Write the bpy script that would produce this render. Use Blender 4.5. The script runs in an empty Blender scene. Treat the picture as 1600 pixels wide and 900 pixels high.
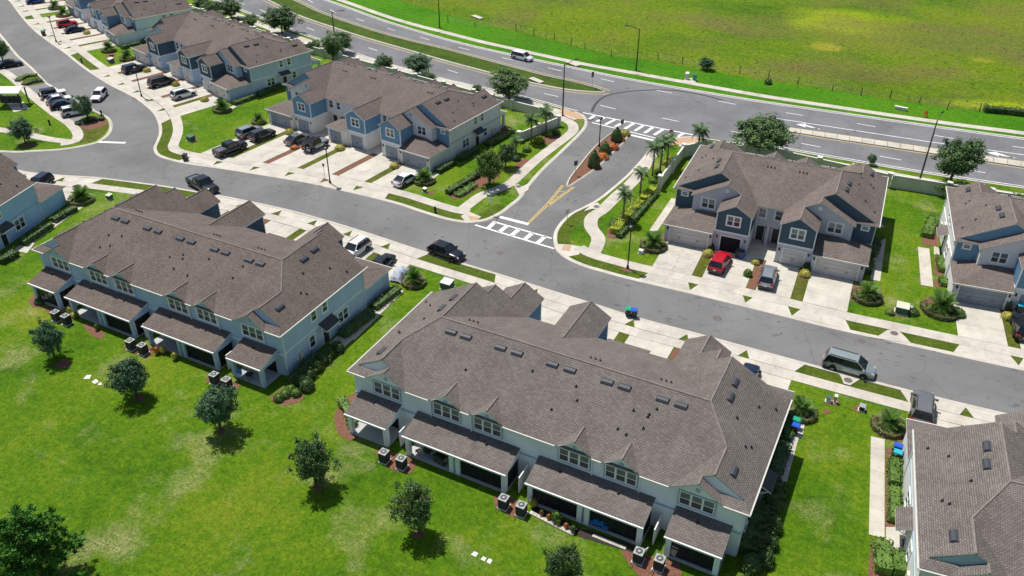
import bpy, bmesh, math, random
from mathutils import Vector, Matrix
R = math.radians
random.seed(7)
S = bpy.context.scene
COL = S.collection

# ---------------------------------------------------------------- camera, sky, sun, exposure
cam = bpy.data.cameras.new('camera')
cam.sensor_width = 36.0
cam.lens = 29.745
cam.clip_start = 0.5
cam.clip_end = 6000
camo = bpy.data.objects.new('camera', cam)
COL.objects.link(camo)
camo.location = (0, 0, 55)
# drone at 55 m, tilted 33.48 degrees below the horizon, panned 27.15 degrees to the left
camo.rotation_euler = (Matrix.Rotation(R(27.15), 3, 'Z') @ Matrix.Rotation(R(90 - 33.48), 3, 'X') @ Matrix.Rotation(R(0.22), 3, 'Z')).to_euler()
S.camera = camo

SUN_EL, SUN_AZ = 66.3, 158.5           # azimuth: direction towards the sun, counter-clockwise from +X
w = bpy.data.worlds.new('World')
S.world = w
w.use_nodes = True
nt = w.node_tree
sky = nt.nodes.new('ShaderNodeTexSky')
sky.sky_type = 'NISHITA'
sky.sun_disc = False
sky.sun_elevation = R(SUN_EL)
sky.sun_rotation = R(90 - SUN_AZ)
sky.air_density = 1.0
sky.dust_density = 1.0
nt.links.new(sky.outputs[0], nt.nodes['Background'].inputs[0])
nt.nodes['Background'].inputs[1].default_value = 0.085
sl = bpy.data.lights.new('sun', 'SUN')
sl.energy = 4.7
sl.angle = R(0.53)
sl.color = (1.0, 0.955, 0.88)
so = bpy.data.objects.new('sun', sl)
COL.objects.link(so)
d = Vector((math.cos(R(SUN_EL)) * math.cos(R(SUN_AZ)), math.cos(R(SUN_EL)) * math.sin(R(SUN_AZ)), math.sin(R(SUN_EL))))
so.rotation_euler = d.to_track_quat('Z', 'Y').to_euler()
so.location = (0, 0, 120)
S.view_settings.view_transform = 'Standard'
S.view_settings.look = 'None'
S.view_settings.exposure = 0.07
S.view_settings.gamma = 1.0
S.view_settings.use_curve_mapping = False
S.render.engine = 'CYCLES'
S.cycles.use_denoising = True
S.cycles.max_bounces = 6
S.cycles.transparent_max_bounces = 12

# ---------------------------------------------------------------- materials
MATS = {}
def nodes_mat(name):
    m = bpy.data.materials.new(name)
    m.use_nodes = True
    MATS[name] = m
    n = m.node_tree.nodes
    return m, n, m.node_tree.links, n['Principled BSDF']
def ramp(n, stops):
    r = n.new('ShaderNodeValToRGB')
    e = r.color_ramp.elements
    while len(e) > 1: e.remove(e[-1])
    e[0].position = stops[0][0]; e[0].color = (*stops[0][1], 1)
    for p, c in stops[1:]:
        k = e.new(p); k.color = (*c, 1)
    return r
def noise(n, l, src, scale, detail=4, rough=.55, dist=0.0):
    t = n.new('ShaderNodeTexNoise')
    t.inputs['Scale'].default_value = scale
    t.inputs['Detail'].default_value = detail
    t.inputs['Roughness'].default_value = rough
    t.inputs['Distortion'].default_value = dist
    l.new(src, t.inputs['Vector'])
    return t
def mixc(n, l, a, b, f, mode='MIX'):
    x = n.new('ShaderNodeMix'); x.data_type = 'RGBA'; x.blend_type = mode
    for s, v in ((0, f), (6, a), (7, b)):
        if hasattr(v, 'links') or hasattr(v, 'is_linked'): l.new(v, x.inputs[s])
        elif isinstance(v, tuple): x.inputs[s].default_value = (*v, 1)
        else: x.inputs[s].default_value = v
    return x.outputs[2]
def mrange(n, l, src, a, b, c=0., d=1.):
    x = n.new('ShaderNodeMapRange')
    l.new(src, x.inputs[0])
    for i, v in enumerate((a, b, c, d)): x.inputs[i + 1].default_value = v
    return x.outputs[0]
def bump(n, l, b, src, strength, dist=.02):
    k = n.new('ShaderNodeBump'); k.inputs['Strength'].default_value = strength; k.inputs['Distance'].default_value = dist
    l.new(src, k.inputs['Height']); l.new(k.outputs[0], b.inputs['Normal'])
def flat(name, col, rough=.6, metal=0., var=.12, scale=2.5, spec=.4):
    "a plain painted or moulded surface with slight uneven wear"
    m, n, l, b = nodes_mat(name)
    tc = n.new('ShaderNodeTexCoord')
    t = noise(n, l, tc.outputs['Object'], scale, 5)
    lo = tuple(c * (1 - var) for c in col); hi = tuple(min(1, c * (1 + var * .6)) for c in col)
    r = ramp(n, [(.3, lo), (.7, hi)])
    l.new(t.outputs[0], r.inputs[0]); l.new(r.outputs[0], b.inputs['Base Color'])
    b.inputs['Roughness'].default_value = rough; b.inputs['Metallic'].default_value = metal
    b.inputs['Specular IOR Level'].default_value = spec
    return m
def grassy(name, stops, big, dry, dryamt, drymix=(.45, .75), streak=None, spots=(), fine=1.0):
    "turf: broad colour drift, mottled clumps, dry patches broken into flecks, mowing streaks"
    m, n, l, b = nodes_mat(name)
    g = n.new('ShaderNodeNewGeometry').outputs['Position']
    a = noise(n, l, g, big, 5, .6)
    md = noise(n, l, g, 1.1 * fine, 5, .68)
    ad = n.new('ShaderNodeMath'); ad.operation = 'MULTIPLY_ADD'; l.new(md.outputs[0], ad.inputs[0]); ad.inputs[1].default_value = .55; l.new(mrange(n, l, a.outputs[0], 0, 1, -.275, .725), ad.inputs[2])
    r = ramp(n, stops); l.new(ad.outputs[0], r.inputs[0])
    c = r.outputs[0]
    for (cx, cy, rx, ry, col, k) in spots:
        mp = n.new('ShaderNodeMapping'); mp.vector_type = 'TEXTURE'; mp.inputs['Location'].default_value = (cx, cy, 0); mp.inputs['Scale'].default_value = (rx, ry, 1); mp.inputs['Rotation'].default_value[2] = .3
        l.new(g, mp.inputs['Vector'])
        wv = noise(n, l, g, .09, 6, .65); wo = n.new('ShaderNodeVectorMath'); wo.operation = 'MULTIPLY_ADD'
        l.new(wv.outputs[1], wo.inputs[0]); wo.inputs[1].default_value = (1.5, 1.5, 0); l.new(mp.outputs[0], wo.inputs[2])
        of = n.new('ShaderNodeVectorMath'); of.operation = 'SUBTRACT'; l.new(wo.outputs[0], of.inputs[0]); of.inputs[1].default_value = (.75, .75, 0)
        fl = n.new('ShaderNodeVectorMath'); fl.operation = 'MULTIPLY'; l.new(of.outputs[0], fl.inputs[0]); fl.inputs[1].default_value = (1, 1, 0)
        ln = n.new('ShaderNodeVectorMath'); ln.operation = 'LENGTH'; l.new(fl.outputs[0], ln.inputs[0])
        c = mixc(n, l, c, col, mrange(n, l, ln.outputs['Value'], .6, 1.15, k, 0))
    p = noise(n, l, g, big * 1.7, 6, .62)
    q = noise(n, l, g, 5.5 * fine, 4, .8)
    ml = n.new('ShaderNodeMath'); ml.operation = 'MULTIPLY'
    l.new(mrange(n, l, p.outputs[0], drymix[0], drymix[1], 0, 1), ml.inputs[0]); l.new(mrange(n, l, q.outputs[0], .42, .60, .08, 1), ml.inputs[1])
    sc_ = n.new('ShaderNodeMath'); sc_.operation = 'MULTIPLY'; l.new(ml.outputs[0], sc_.inputs[0]); sc_.inputs[1].default_value = dryamt
    c = mixc(n, l, c, dry, sc_.outputs[0])
    if streak:
        mp = n.new('ShaderNodeMapping'); mp.inputs['Rotation'].default_value[2] = streak[0]; mp.inputs['Scale'].default_value = streak[1]
        l.new(g, mp.inputs['Vector'])
        st = noise(n, l, mp.outputs[0], 1.0, 4, .6)
        c = mixc(n, l, c, streak[2], mrange(n, l, st.outputs[0], .45, .75, 0, streak[3]))
    f = noise(n, l, g, 7.0 * fine, 6, .8)
    fm = ramp(n, [(.27, (.48, .48, .48)), (.5, (.98, .98, .98)), (.73, (1.6, 1.55, 1.55))]); l.new(f.outputs[0], fm.inputs[0])
    c = mixc(n, l, c, fm.outputs[0], 1.0, 'MULTIPLY')
    f3 = noise(n, l, g, 2.6 * fine, 4, .7, .3)
    f4 = ramp(n, [(.3, (.62, .66, .6)), (.5, (1., 1., 1.)), (.7, (1.38, 1.32, 1.3))]); l.new(f3.outputs[0], f4.inputs[0])
    c = mixc(n, l, c, f4.outputs[0], 1.0, 'MULTIPLY')
    l.new(c, b.inputs['Base Color'])
    b.inputs['Roughness'].default_value = .9; b.inputs['Specular IOR Level'].default_value = .12
    f2 = noise(n, l, g, 12.0 * fine, 5, .75)
    bump(n, l, b, f2.outputs[0], 1., .14)
    return m
def asphalt(name, base, dark=.7):
    m, n, l, b = nodes_mat(name)
    g = n.new('ShaderNodeNewGeometry').outputs['Position']
    a = noise(n, l, g, .12, 6, .6, .4)
    r = ramp(n, [(.3, tuple(c * .80 for c in base)), (.7, tuple(c * 1.16 for c in base))]); l.new(a.outputs[0], r.inputs[0])
    f = noise(n, l, g, 14., 4, .7)
    fm = ramp(n, [(.3, (.78,) * 3), (.7, (1.2,) * 3)]); l.new(f.outputs[0], fm.inputs[0])
    c = mixc(n, l, r.outputs[0], fm.outputs[0], 1., 'MULTIPLY')
    s = noise(n, l, g, .9, 3, .5, .8)
    c = mixc(n, l, c, tuple(k * .45 for k in base), mrange(n, l, s.outputs[0], .62, .74, 0, .5))
    v = n.new('ShaderNodeTexVoronoi'); v.feature = 'DISTANCE_TO_EDGE'; v.inputs['Scale'].default_value = .16
    wv = noise(n, l, g, .5, 4); 
    wm = mixc(n, l, g, wv.outputs[1], .35)
    l.new(wm, v.inputs['Vector'])
    c = mixc(n, l, c, tuple(k * .5 for k in base), mrange(n, l, v.outputs[0], 0, .006, .5, 0))
    l.new(c, b.inputs['Base Color']); b.inputs['Roughness'].default_value = .85; b.inputs['Specular IOR Level'].default_value = .25
    bump(n, l, b, f.outputs[0], .3, .01)
    return m
def concrete(name, base, stain=.5):
    m, n, l, b = nodes_mat(name)
    g = n.new('ShaderNodeNewGeometry').outputs['Position']
    a = noise(n, l, g, .5, 7, .65, .5)
    r = ramp(n, [(.3, tuple(c * .80 for c in base)), (.55, base), (.75, tuple(min(1, c * 1.08) for c in base))]); l.new(a.outputs[0], r.inputs[0])
    o = n.new('ShaderNodeObjectInfo')
    hv = mrange(n, l, o.outputs['Random'], 0, 1, .93, 1.05)
    cmb = n.new('ShaderNodeCombineColor')
    for i in range(3): l.new(hv, cmb.inputs[i])
    c = mixc(n, l, r.outputs[0], cmb.outputs[0], 1., 'MULTIPLY')
    s = noise(n, l, g, 1.3, 8, .7, 1.)
    c = mixc(n, l, c, (base[0] * .5, base[1] * .5, base[2] * .47), mrange(n, l, s.outputs[0], .53, .75, 0, stain))
    l.new(c, b.inputs['Base Color']); b.inputs['Roughness'].default_value = .85; b.inputs['Specular IOR Level'].default_value = .2
    return m
def shingle(name, c1, c2):
    m, n, l, b = nodes_mat(name)
    uv = n.new('ShaderNodeUVMap')
    br = n.new('ShaderNodeTexBrick')
    br.inputs['Scale'].default_value = 1.0
    br.inputs['Brick Width'].default_value = .31; br.inputs['Row Height'].default_value = .16
    br.inputs['Mortar Size'].default_value = .022; br.inputs['Mortar Smooth'].default_value = .3
    br.inputs['Bias'].default_value = -.1
    br.inputs['Color1'].default_value = (*c1, 1); br.inputs['Color2'].default_value = (*c2, 1)
    br.inputs['Mortar'].default_value = (*(k * .45 for k in c1), 1)
    l.new(uv.outputs[0], br.inputs['Vector'])
    g = n.new('ShaderNodeNewGeometry').outputs['Position']
    a = noise(n, l, g, .35, 6, .6, .3)
    am = ramp(n, [(.3, (.86,) * 3), (.7, (1.13,) * 3)]); l.new(a.outputs[0], am.inputs[0])
    f = noise(n, l, g, 7., 4, .8)
    fm = ramp(n, [(.3, (.84, .85, .86)), (.7, (1.16, 1.15, 1.14))]); l.new(f.outputs[0], fm.inputs[0])
    c = mixc(n, l, br.outputs[0], am.outputs[0], 1., 'MULTIPLY'); c = mixc(n, l, c, fm.outputs[0], 1., 'MULTIPLY')
    # rain streaks running down the slope
    mp = n.new('ShaderNodeMapping'); mp.inputs['Scale'].default_value = (.9, .07, 1); l.new(uv.outputs[0], mp.inputs['Vector'])
    st = noise(n, l, mp.outputs[0], 1., 5, .6)
    c = mixc(n, l, c, tuple(k * 1.35 for k in c2), mrange(n, l, st.outputs[0], .5, .75, 0, .14))
    l.new(c, b.inputs['Base Color']); b.inputs['Roughness'].default_value = .92; b.inputs['Specular IOR Level'].default_value = .15
    bump(n, l, b, br.outputs[1], -.5, .02)
    return m
def stucco(name, base):
    m, n, l, b = nodes_mat(name)
    g = n.new('ShaderNodeNewGeometry').outputs['Position']
    a = noise(n, l, g, .6, 5, .6, .2)
    r = ramp(n, [(.3, tuple(c * .9 for c in base)), (.7, tuple(min(1, c * 1.04) for c in base))]); l.new(a.outputs[0], r.inputs[0])
    l.new(r.outputs[0], b.inputs['Base Color']); b.inputs['Roughness'].default_value = .85; b.inputs['Specular IOR Level'].default_value = .2
    f = noise(n, l, g, 30., 3, .6); bump(n, l, b, f.outputs[0], .25, .01)
    return m
def leafy(name, stops, trans=.25):
    m, n, l, b = nodes_mat(name)
    o = n.new('ShaderNodeTexCoord')
    t = noise(n, l, o.outputs['Object'], 1.1, 4, .7)
    oi = n.new('ShaderNodeObjectInfo')
    ad = n.new('ShaderNodeMath'); ad.operation = 'MULTIPLY_ADD'; l.new(oi.outputs['Random'], ad.inputs[0]); ad.inputs[1].default_value = .16; 
    l.new(t.outputs[0], ad.inputs[2])
    r = ramp(n, stops); l.new(ad.outputs[0], r.inputs[0]); l.new(r.outputs[0], b.inputs['Base Color'])
    b.inputs['Roughness'].default_value = .55; b.inputs['Specular IOR Level'].default_value = .35
    return m
def glass(name, col, rough=.06):
    m, n, l, b = nodes_mat(name)
    tc = n.new('ShaderNodeTexCoord'); t = noise(n, l, tc.outputs['Object'], .8, 2)
    r = ramp(n, [(.35, tuple(c * .7 for c in col)), (.65, tuple(c * 1.25 for c in col))]); l.new(t.outputs[0], r.inputs[0])
    l.new(r.outputs[0], b.inputs['Base Color'])
    b.inputs['Roughness'].default_value = rough; b.inputs['Specular IOR Level'].default_value = .7
    return m
def paint(name, col, metal=.25, rough=.28):
    m, n, l, b = nodes_mat(name)
    tc = n.new('ShaderNodeTexCoord'); t = noise(n, l, tc.outputs['Object'], 1.5, 3)
    r = ramp(n, [(.3, tuple(c * .92 for c in col)), (.7, tuple(min(1, c * 1.05) for c in col))]); l.new(t.outputs[0], r.inputs[0])
    l.new(r.outputs[0], b.inputs['Base Color'])
    b.inputs['Roughness'].default_value = rough; b.inputs['Metallic'].default_value = metal
    b.inputs['Coat Weight'].default_value = .5; b.inputs['Coat Roughness'].default_value = .08
    return m

grassy('lawn', [(.3, (.046, .124, .004)), (.45, (.092, .194, .006)), (.57, (.138, .230, .010)), (.72, (.192, .248, .016))], .10, (.52, .43, .25), .8, (.53, .71), (R(25), (.9, .12, 1), (.066, .195, .005), .5))
grassy('lawn_verge', [(.3, (.040, .085, .010)), (.7, (.085, .135, .016))], .3, (.22, .19, .07), .5, (.52, .75))
grassy('verge_turf', [(.3, (.062, .110, .008)), (.7, (.115, .160, .018))], .4, (.24, .20, .08), .5, (.5, .72))
grassy('lawn_strip', [(.3, (.07, .105, .010)), (.7, (.13, .15, .02))], .5, (.25, .19, .09), .7, (.45, .7))
grassy('mown_grass', [(.3, (.040, .155, .003)), (.55, (.065, .215, .004)), (.75, (.090, .225, .006))], .06, (.15, .20, .02), .6, (.5, .75), fine=.6)
grassy('rough_field', [(.28, (.050, .120, .004)), (.45, (.088, .172, .005)), (.58, (.130, .200, .007)), (.75, (.172, .208, .012))], .035, (.17, .115, .055), .85, (.47, .64), (R(10), (.05, .12, 1), (.15, .21, .006), .55), spots=[(-21.51,205.46,13,11,(0.25,0.33,0.006),0.9),(-22.04,184.88,4,3.2,(0.3,0.28,0.03),0.8),(11.21,164.82,10,2.5,(0.26,0.34,0.006),0.9),(7.36,190.73,2.2,1.8,(0.28,0.28,0.02),0.8),(-12.41,172.61,20,6,(0.15,0.1,0.05),0.45),(-0.98,202.42,26,14,(0.15,0.115,0.05),0.4),(-38.46,193.14,14,9,(0.15,0.12,0.05),0.35)], fine=.45)
asphalt('asphalt_street', (.178, .178, .176))
asphalt('asphalt_highway', (.180, .182, .190))
asphalt('asphalt_bay', (.22, .22, .215))
concrete('concrete', (.56, .53, .46), .45)
concrete('concrete_walk', (.545, .505, .44), .5)
concrete('concrete_kerb', (.56, .52, .455), .35)
concrete('concrete_patio', (.50, .50, .50), .2)
concrete('concrete_stained', (.52, .49, .43), .95)
flat('ramp_tile', (.50, .32, .20), .8)
flat('road_white', (.80, .80, .80), .7, var=.25, scale=1.6)
flat('road_yellow', (.70, .50, .11), .7, var=.25, scale=1.6)
flat('rubber_mark', (.06, .06, .065), .8, var=.3)
flat('rubber_faint', (.155, .155, .16), .8, var=.3)
flat('patch_tar', (.11, .11, .115), .8, var=.3)
flat('manhole_iron', (.13, .12, .11), .6)
flat('drain_dark', (.02, .02, .02), .9)
m, n, l, b = nodes_mat('mulch')
g = n.new('ShaderNodeNewGeometry').outputs['Position']
t = noise(n, l, g, 6., 6, .8); r = ramp(n, [(.3, (.07, .030, .018)), (.5, (.175, .075, .045)), (.72, (.34, .19, .13))])
l.new(t.outputs[0], r.inputs[0]); l.new(r.outputs[0], b.inputs['Base Color']); b.inputs['Roughness'].default_value = .95
bump(n, l, b, t.outputs[0], .8, .05)
shingle('shingle', (.165, .135, .120), (.235, .194, .175))
shingle('shingle_grey', (.160, .139, .128), (.224, .195, .179))
shingle('shingle_brown', (.150, .121, .107), (.208, .170, .151))
flat('ridge_shingle', (.235, .20, .178), .92, var=.25)
shingle('shingle_far', (.170, .136, .122), (.220, .180, .163))
for nm, c in (('white_paint', (.80, .80, .79)), ('trim_white', (.86, .87, .87)), ('trim_eave', (.60, .60, .55)), ('wall_white', (.76, .76, .75)), ('wall_lilac', (.56, .57, .62)), ('wall_aqua', (.83, .87, .92)),
              ('wall_blue', (.47, .60, .76)), ('wall_skyblue', (.42, .62, .86)), ('wall_powder', (.50, .61, .75)), ('wall_cream', (.80, .78, .745)),
              ('accent_slate', (.075, .125, .165)), ('accent_blue', (.15, .27, .40)), ('accent_azure', (.17, .32, .46)), ('accent_pale', (.36, .52, .57)),
              ('trim_bluegrey', (.40, .50, .62)), ('masonry', (.62, .60, .54)), ('masonry_cap', (.72, .70, .66))):
    stucco(nm, c)
flat('door_grey', (.27, .31, .37), .5)
flat('door_cream', (.62, .59, .57), .5)
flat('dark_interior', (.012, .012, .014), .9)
flat('door_dark', (.03, .035, .04), .4)
flat('screen_frame', (.03, .03, .032), .5)
flat('vent_black', (.03, .034, .045), .5)
flat('vent_top', (.05, .055, .07), .55)
flat('pipe_black', (.02, .02, .02), .6)
flat('pipe_white', (.75, .75, .72), .5)
flat('awning_dark', (.075, .078, .08), .85)
flat('ac_casing', (.06, .068, .066), .6)
flat('ac_top', (.34, .355, .35), .55)
flat('ac_fan', (.07, .075, .075), .6)
flat('mulch_dark', (.045, .032, .026), .95, var=.5, scale=9)
flat('bark', (.11, .085, .065), .95, var=.4, scale=6)
flat('palm_bark', (.26, .21, .16), .95, var=.4, scale=6)
flat('pole_black', (.02, .02, .022), .4)
flat('pole_bronze', (.045, .04, .035), .45)
flat('galvanised', (.45, .46, .47), .4, .6)
flat('post_wood', (.12, .10, .08), .9)
flat('sign_red', (.55, .02, .03), .4)
flat('sign_green', (.02, .25, .17), .4)
flat('sign_back', (.05, .05, .055), .5)
flat('utility_green', (.05, .12, .08), .5)
flat('utility_cream', (.62, .62, .48), .5)
flat('bin_green_lid', (.01, .35, .20), .45)
flat('bin_blue_lid', (.02, .10, .55), .45)
flat('bin_teal_lid', (.03, .42, .55), .45)
flat('bin_dark', (.03, .035, .035), .5)
flat('bin_blue', (.02, .06, .3), .5)
flat('orange_plastic', (.75, .16, .03), .5)
flat('blue_plastic', (.03, .28, .65), .4)
flat('white_plastic', (.75, .76, .75), .4)
flat('red_fabric', (.5, .03, .03), .8)
flat('tarp_silver', (.42, .46, .54), .4)
flat('terracotta', (.45, .17, .08), .8)
flat('black_rubber', (.018, .018, .018), .85)
flat('alloy', (.42, .43, .45), .35, .7)
flat('chrome', (.6, .6, .62), .2, .9)
flat('lamp_red', (.45, .02, .02), .25)
flat('lamp_clear', (.75, .78, .8), .2)
flat('stone_white', (.72, .70, .66), .8)
glass('pane_upper', (.10, .155, .14), .10)
glass('pane_lower', (.03, .045, .05), .08)
glass('car_glass', (.012, .018, .022), .05)
m, n, l, b = nodes_mat('insect_screen')
b.inputs['Base Color'].default_value = (.012, .014, .016, 1); b.inputs['Roughness'].default_value = .8
tr = n.new('ShaderNodeBsdfTransparent'); mx = n.new('ShaderNodeMixShader'); mx.inputs[0].default_value = .72
l.new(tr.outputs[0], mx.inputs[1]); l.new(b.outputs[0], mx.inputs[2]); l.new(mx.outputs[0], n['Material Output'].inputs[0])
leafy('leaf_oak', [(.3, (0.020, 0.053, 0.020)), (.5, (0.057, 0.122, 0.033)), (.7, (0.122, 0.204, 0.057))])
leafy('leaf_bluish', [(.3, (0.020, 0.059, 0.033)), (.5, (0.049, 0.122, 0.055)), (.72, (0.106, 0.195, 0.090))])
leafy('leaf_pine', [(.3, (0.010, 0.058, 0.010)), (.5, (0.026, 0.130, 0.016)), (.72, (0.078, 0.260, 0.026))])
leafy('leaf_bright', [(.3, (.03, .075, .012)), (.5, (.07, .14, .02)), (.72, (.13, .22, .035))])
leafy('leaf_hedge', [(.3, (0.013, 0.034, 0.010)), (.5, (0.036, 0.078, 0.018)), (.72, (0.078, 0.130, 0.033))])
leafy('leaf_box', [(.3, (0.033, 0.039, 0.013)), (.5, (0.078, 0.085, 0.029)), (.72, (0.143, 0.143, 0.052))])
leafy('leaf_lime', [(.3, (.09, .13, .008)), (.5, (.21, .27, .012)), (.72, (.36, .40, .025))])
leafy('leaf_gold', [(.3, (.14, .15, .02)), (.5, (.33, .32, .05)), (.72, (.50, .46, .10))])
leafy('leaf_orange', [(.3, (.16, .04, .01)), (.5, (.38, .10, .02)), (.72, (.50, .20, .05))])
leafy('leaf_palm', [(.3, (0.026, 0.072, 0.023)), (.5, (0.065, 0.137, 0.039)), (.72, (0.130, 0.221, 0.072))])
leafy('leaf_field', [(.3, (.10, .13, .012)), (.5, (.16, .19, .018)), (.72, (.23, .24, .025))])
leafy('leaf_field_dry', [(.3, (.14, .11, .03)), (.5, (.20, .16, .04)), (.72, (.28, .22, .06))])
leafy('leaf_lowpalm', [(.3, (.04, .10, .02)), (.5, (.09, .19, .03)), (.72, (.16, .28, .05))])
leafy('leaf_reed', [(.3, (.03, .05, .01)), (.5, (.09, .11, .02)), (.72, (.17, .17, .04))])
for nm, c, me in (('paint_black', (.008, .009, .013), 0.), ('paint_navy', (.012, .022, .055), .3), ('paint_red', (.48, .01, .025), .1), ('paint_white', (.78, .79, .80), 0.), ('paint_silver', (.42, .45, .48), .6),
                  ('paint_grey', (.19, .20, .215), .5), ('paint_sage', (.42, .48, .475), .5), ('paint_darkgrey', (.06, .065, .07), .4), ('paint_blue', (.02, .09, .36), .3), ('paint_taupe', (.25, .25, .25), .5)):
    paint(nm, c, me)

# ---------------------------------------------------------------- mesh helpers
class MB:
    "collects polygons of one part; build() links them as ONE mesh object"
    def __init__(s, *mats):
        s.v = []; s.f = []; s.mi = []; s.uv = []; s.mats = list(mats); s.sm = []
    def m(s, name):
        if name not in s.mats: s.mats.append(name)
        return s.mats.index(name)
    def poly(s, pts, mat=None, uv=None, smooth=False):
        i = len(s.v); s.v += [tuple(p) for p in pts]; s.f.append(tuple(range(i, i + len(pts))))
        s.mi.append(s.m(mat) if mat else 0); s.uv.append(uv); s.sm.append(smooth)
    def box(s, x0, x1, y0, y1, z0, z1, mat=None, top=None):
        p = [(x0, y0, z0), (x1, y0, z0), (x1, y1, z0), (x0, y1, z0), (x0, y0, z1), (x1, y0, z1), (x1, y1, z1), (x0, y1, z1)]
        for q in ((0, 3, 2, 1), (0, 1, 5, 4), (1, 2, 6, 5), (2, 3, 7, 6), (3, 0, 4, 7)): s.poly([p[k] for k in q], mat)
        s.poly([p[k] for k in (4, 5, 6, 7)], top or mat)
    def hexa(s, p, mat=None, top=None):
        "p: four bottom points then four top points, counter-clockwise from above"
        for q in ((0, 3, 2, 1), (0, 1, 5, 4), (1, 2, 6, 5), (2, 3, 7, 6), (3, 0, 4, 7)): s.poly([p[k] for k in q], mat)
        s.poly([p[k] for k in (4, 5, 6, 7)], top or mat)
    def prism(s, pts, z0, z1, mat=None, side=None):
        if sum(pts[i][0] * pts[(i + 1) % len(pts)][1] - pts[(i + 1) % len(pts)][0] * pts[i][1] for i in range(len(pts))) < 0: pts = pts[::-1]
        n = len(pts)
        s.poly([(p[0], p[1], z1) for p in pts], mat)
        for i in range(n):
            a, b = pts[i], pts[(i + 1) % n]
            s.poly([(a[0], a[1], z0), (b[0], b[1], z0), (b[0], b[1], z1), (a[0], a[1], z1)], side or mat)
    def vwall(s, pts, y0, y1, mat=None):
        "polygon in the x-z plane swept from y0 to y1"
        if sum(pts[i][0] * pts[(i + 1) % len(pts)][1] - pts[(i + 1) % len(pts)][0] * pts[i][1] for i in range(len(pts))) < 0: pts = pts[::-1]
        n = len(pts)
        s.poly([(p[0], y0, p[1]) for p in pts], mat); s.poly([(p[0], y1, p[1]) for p in pts[::-1]], mat)
        for i in range(n):
            a, b = pts[i], pts[(i + 1) % n]
            s.poly([(a[0], y1, a[1]), (b[0], y1, b[1]), (b[0], y0, b[1]), (a[0], y0, a[1])], mat)
    def slab(s, pts, t, mat, side):
        "sloping roof plane with thickness t; uv in metres along and up the slope"
        P = [Vector(p) for p in pts]
        nrm = Vector((0, 0, 0))
        for i in range(len(P)): nrm += P[i].cross(P[(i + 1) % len(P)])
        if nrm.z < 0: P = P[::-1]; nrm = -nrm
        nrm.normalize()
        h = Vector((0, 0, 1)).cross(nrm)
        h = h.normalized() if h.length > 1e-4 else Vector((1, 0, 0))
        q = nrm.cross(h)
        s.poly(P, mat, [(p.dot(h), p.dot(q)) for p in P])
        D = Vector((0, 0, -t))
        s.poly([p + D for p in P[::-1]], side)
        for i in range(len(P)):
            a, b = P[i], P[(i + 1) % len(P)]
            s.poly([a + D, b + D, b, a], side)
    def tube(s, p0, p1, r0, r1=None, mat=None, n=8, cap=True):
        r1 = r0 if r1 is None else r1
        a, b = Vector(p0), Vector(p1); dd = b - a
        if dd.length < 1e-6: return
        dd.normalize(); x = dd.orthogonal().normalized(); y = dd.cross(x)
        A = [a + (x * math.cos(2 * math.pi * i / n) + y * math.sin(2 * math.pi * i / n)) * r0 for i in range(n)]
        B = [b + (x * math.cos(2 * math.pi * i / n) + y * math.sin(2 * math.pi * i / n)) * r1 for i in range(n)]
        for i in range(n): s.poly([A[i], A[(i + 1) % n], B[(i + 1) % n], B[i]], mat, smooth=True)
        if cap: s.poly(B, mat); s.poly(A[::-1], mat)
    def lathe(s, prof, mat=None, n=12, c=(0, 0)):
        for (r0, z0), (r1, z1) in zip(prof, prof[1:]):
            for i in range(n):
                a, b = 2 * math.pi * i / n, 2 * math.pi * (i + 1) / n
                q = [(c[0] + r0 * math.cos(a), c[1] + r0 * math.sin(a), z0), (c[0] + r0 * math.cos(b), c[1] + r0 * math.sin(b), z0),
                     (c[0] + r1 * math.cos(b), c[1] + r1 * math.sin(b), z1), (c[0] + r1 * math.cos(a), c[1] + r1 * math.sin(a), z1)]
                if r1 < 1e-5: q = q[:3]
                elif r0 < 1e-5: q = [q[0], q[2], q[3]]
                s.poly(q, mat, smooth=True)
    def mesh(s, name):
        me = bpy.data.meshes.new(name)
        me.from_pydata(s.v, [], s.f)
        for k in s.mats: me.materials.append(MATS[k])
        me.polygons.foreach_set('material_index', s.mi)
        if any(s.sm): me.polygons.foreach_set('use_smooth', s.sm)
        if any(u is not None for u in s.uv):
            L = me.uv_layers.new(name='UVMap'); k = 0; out = []
            for f, u in zip(s.f, s.uv):
                for j in range(len(f)): out += (u[j] if u else (0., 0.))
            L.data.foreach_set('uv', out)
        me.update()
        return me
    def build(s, name, parent=None, loc=None, rz=0.):
        return put(s.mesh(name), name, parent, loc, rz)
def put(me, name, parent=None, loc=None, rz=0., sc=None):
    o = bpy.data.objects.new(name, me); COL.objects.link(o)
    if parent: o.parent = parent
    if loc is not None: o.location = loc
    if rz: o.rotation_euler = (0, 0, rz)
    if sc is not None: o.scale = sc if hasattr(sc, '__len__') else (sc, sc, sc)
    return o
def weld(me):
    bm = bmesh.new(); bm.from_mesh(me); bmesh.ops.remove_doubles(bm, verts=bm.verts, dist=.0005); bm.to_mesh(me); bm.free(); return me
def empty(name, loc=(0, 0, 0), rz=0., sc=1.):
    o = bpy.data.objects.new(name, None); COL.objects.link(o); o.location = loc; o.rotation_euler = (0, 0, rz); o.scale = sc if hasattr(sc, '__len__') else (sc, sc, sc)
    o.empty_display_size = .5
    return o
def tag(o, label, cat, group=None, kind=None):
    if label: o['label'] = label
    if cat: o['category'] = cat
    if group: o['group'] = group
    if kind: o['kind'] = kind
    return o
def struct(mb, name, label=None):
    o = mb.build(name); o['kind'] = 'structure'
    if label: o['label'] = label
    return o
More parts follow.
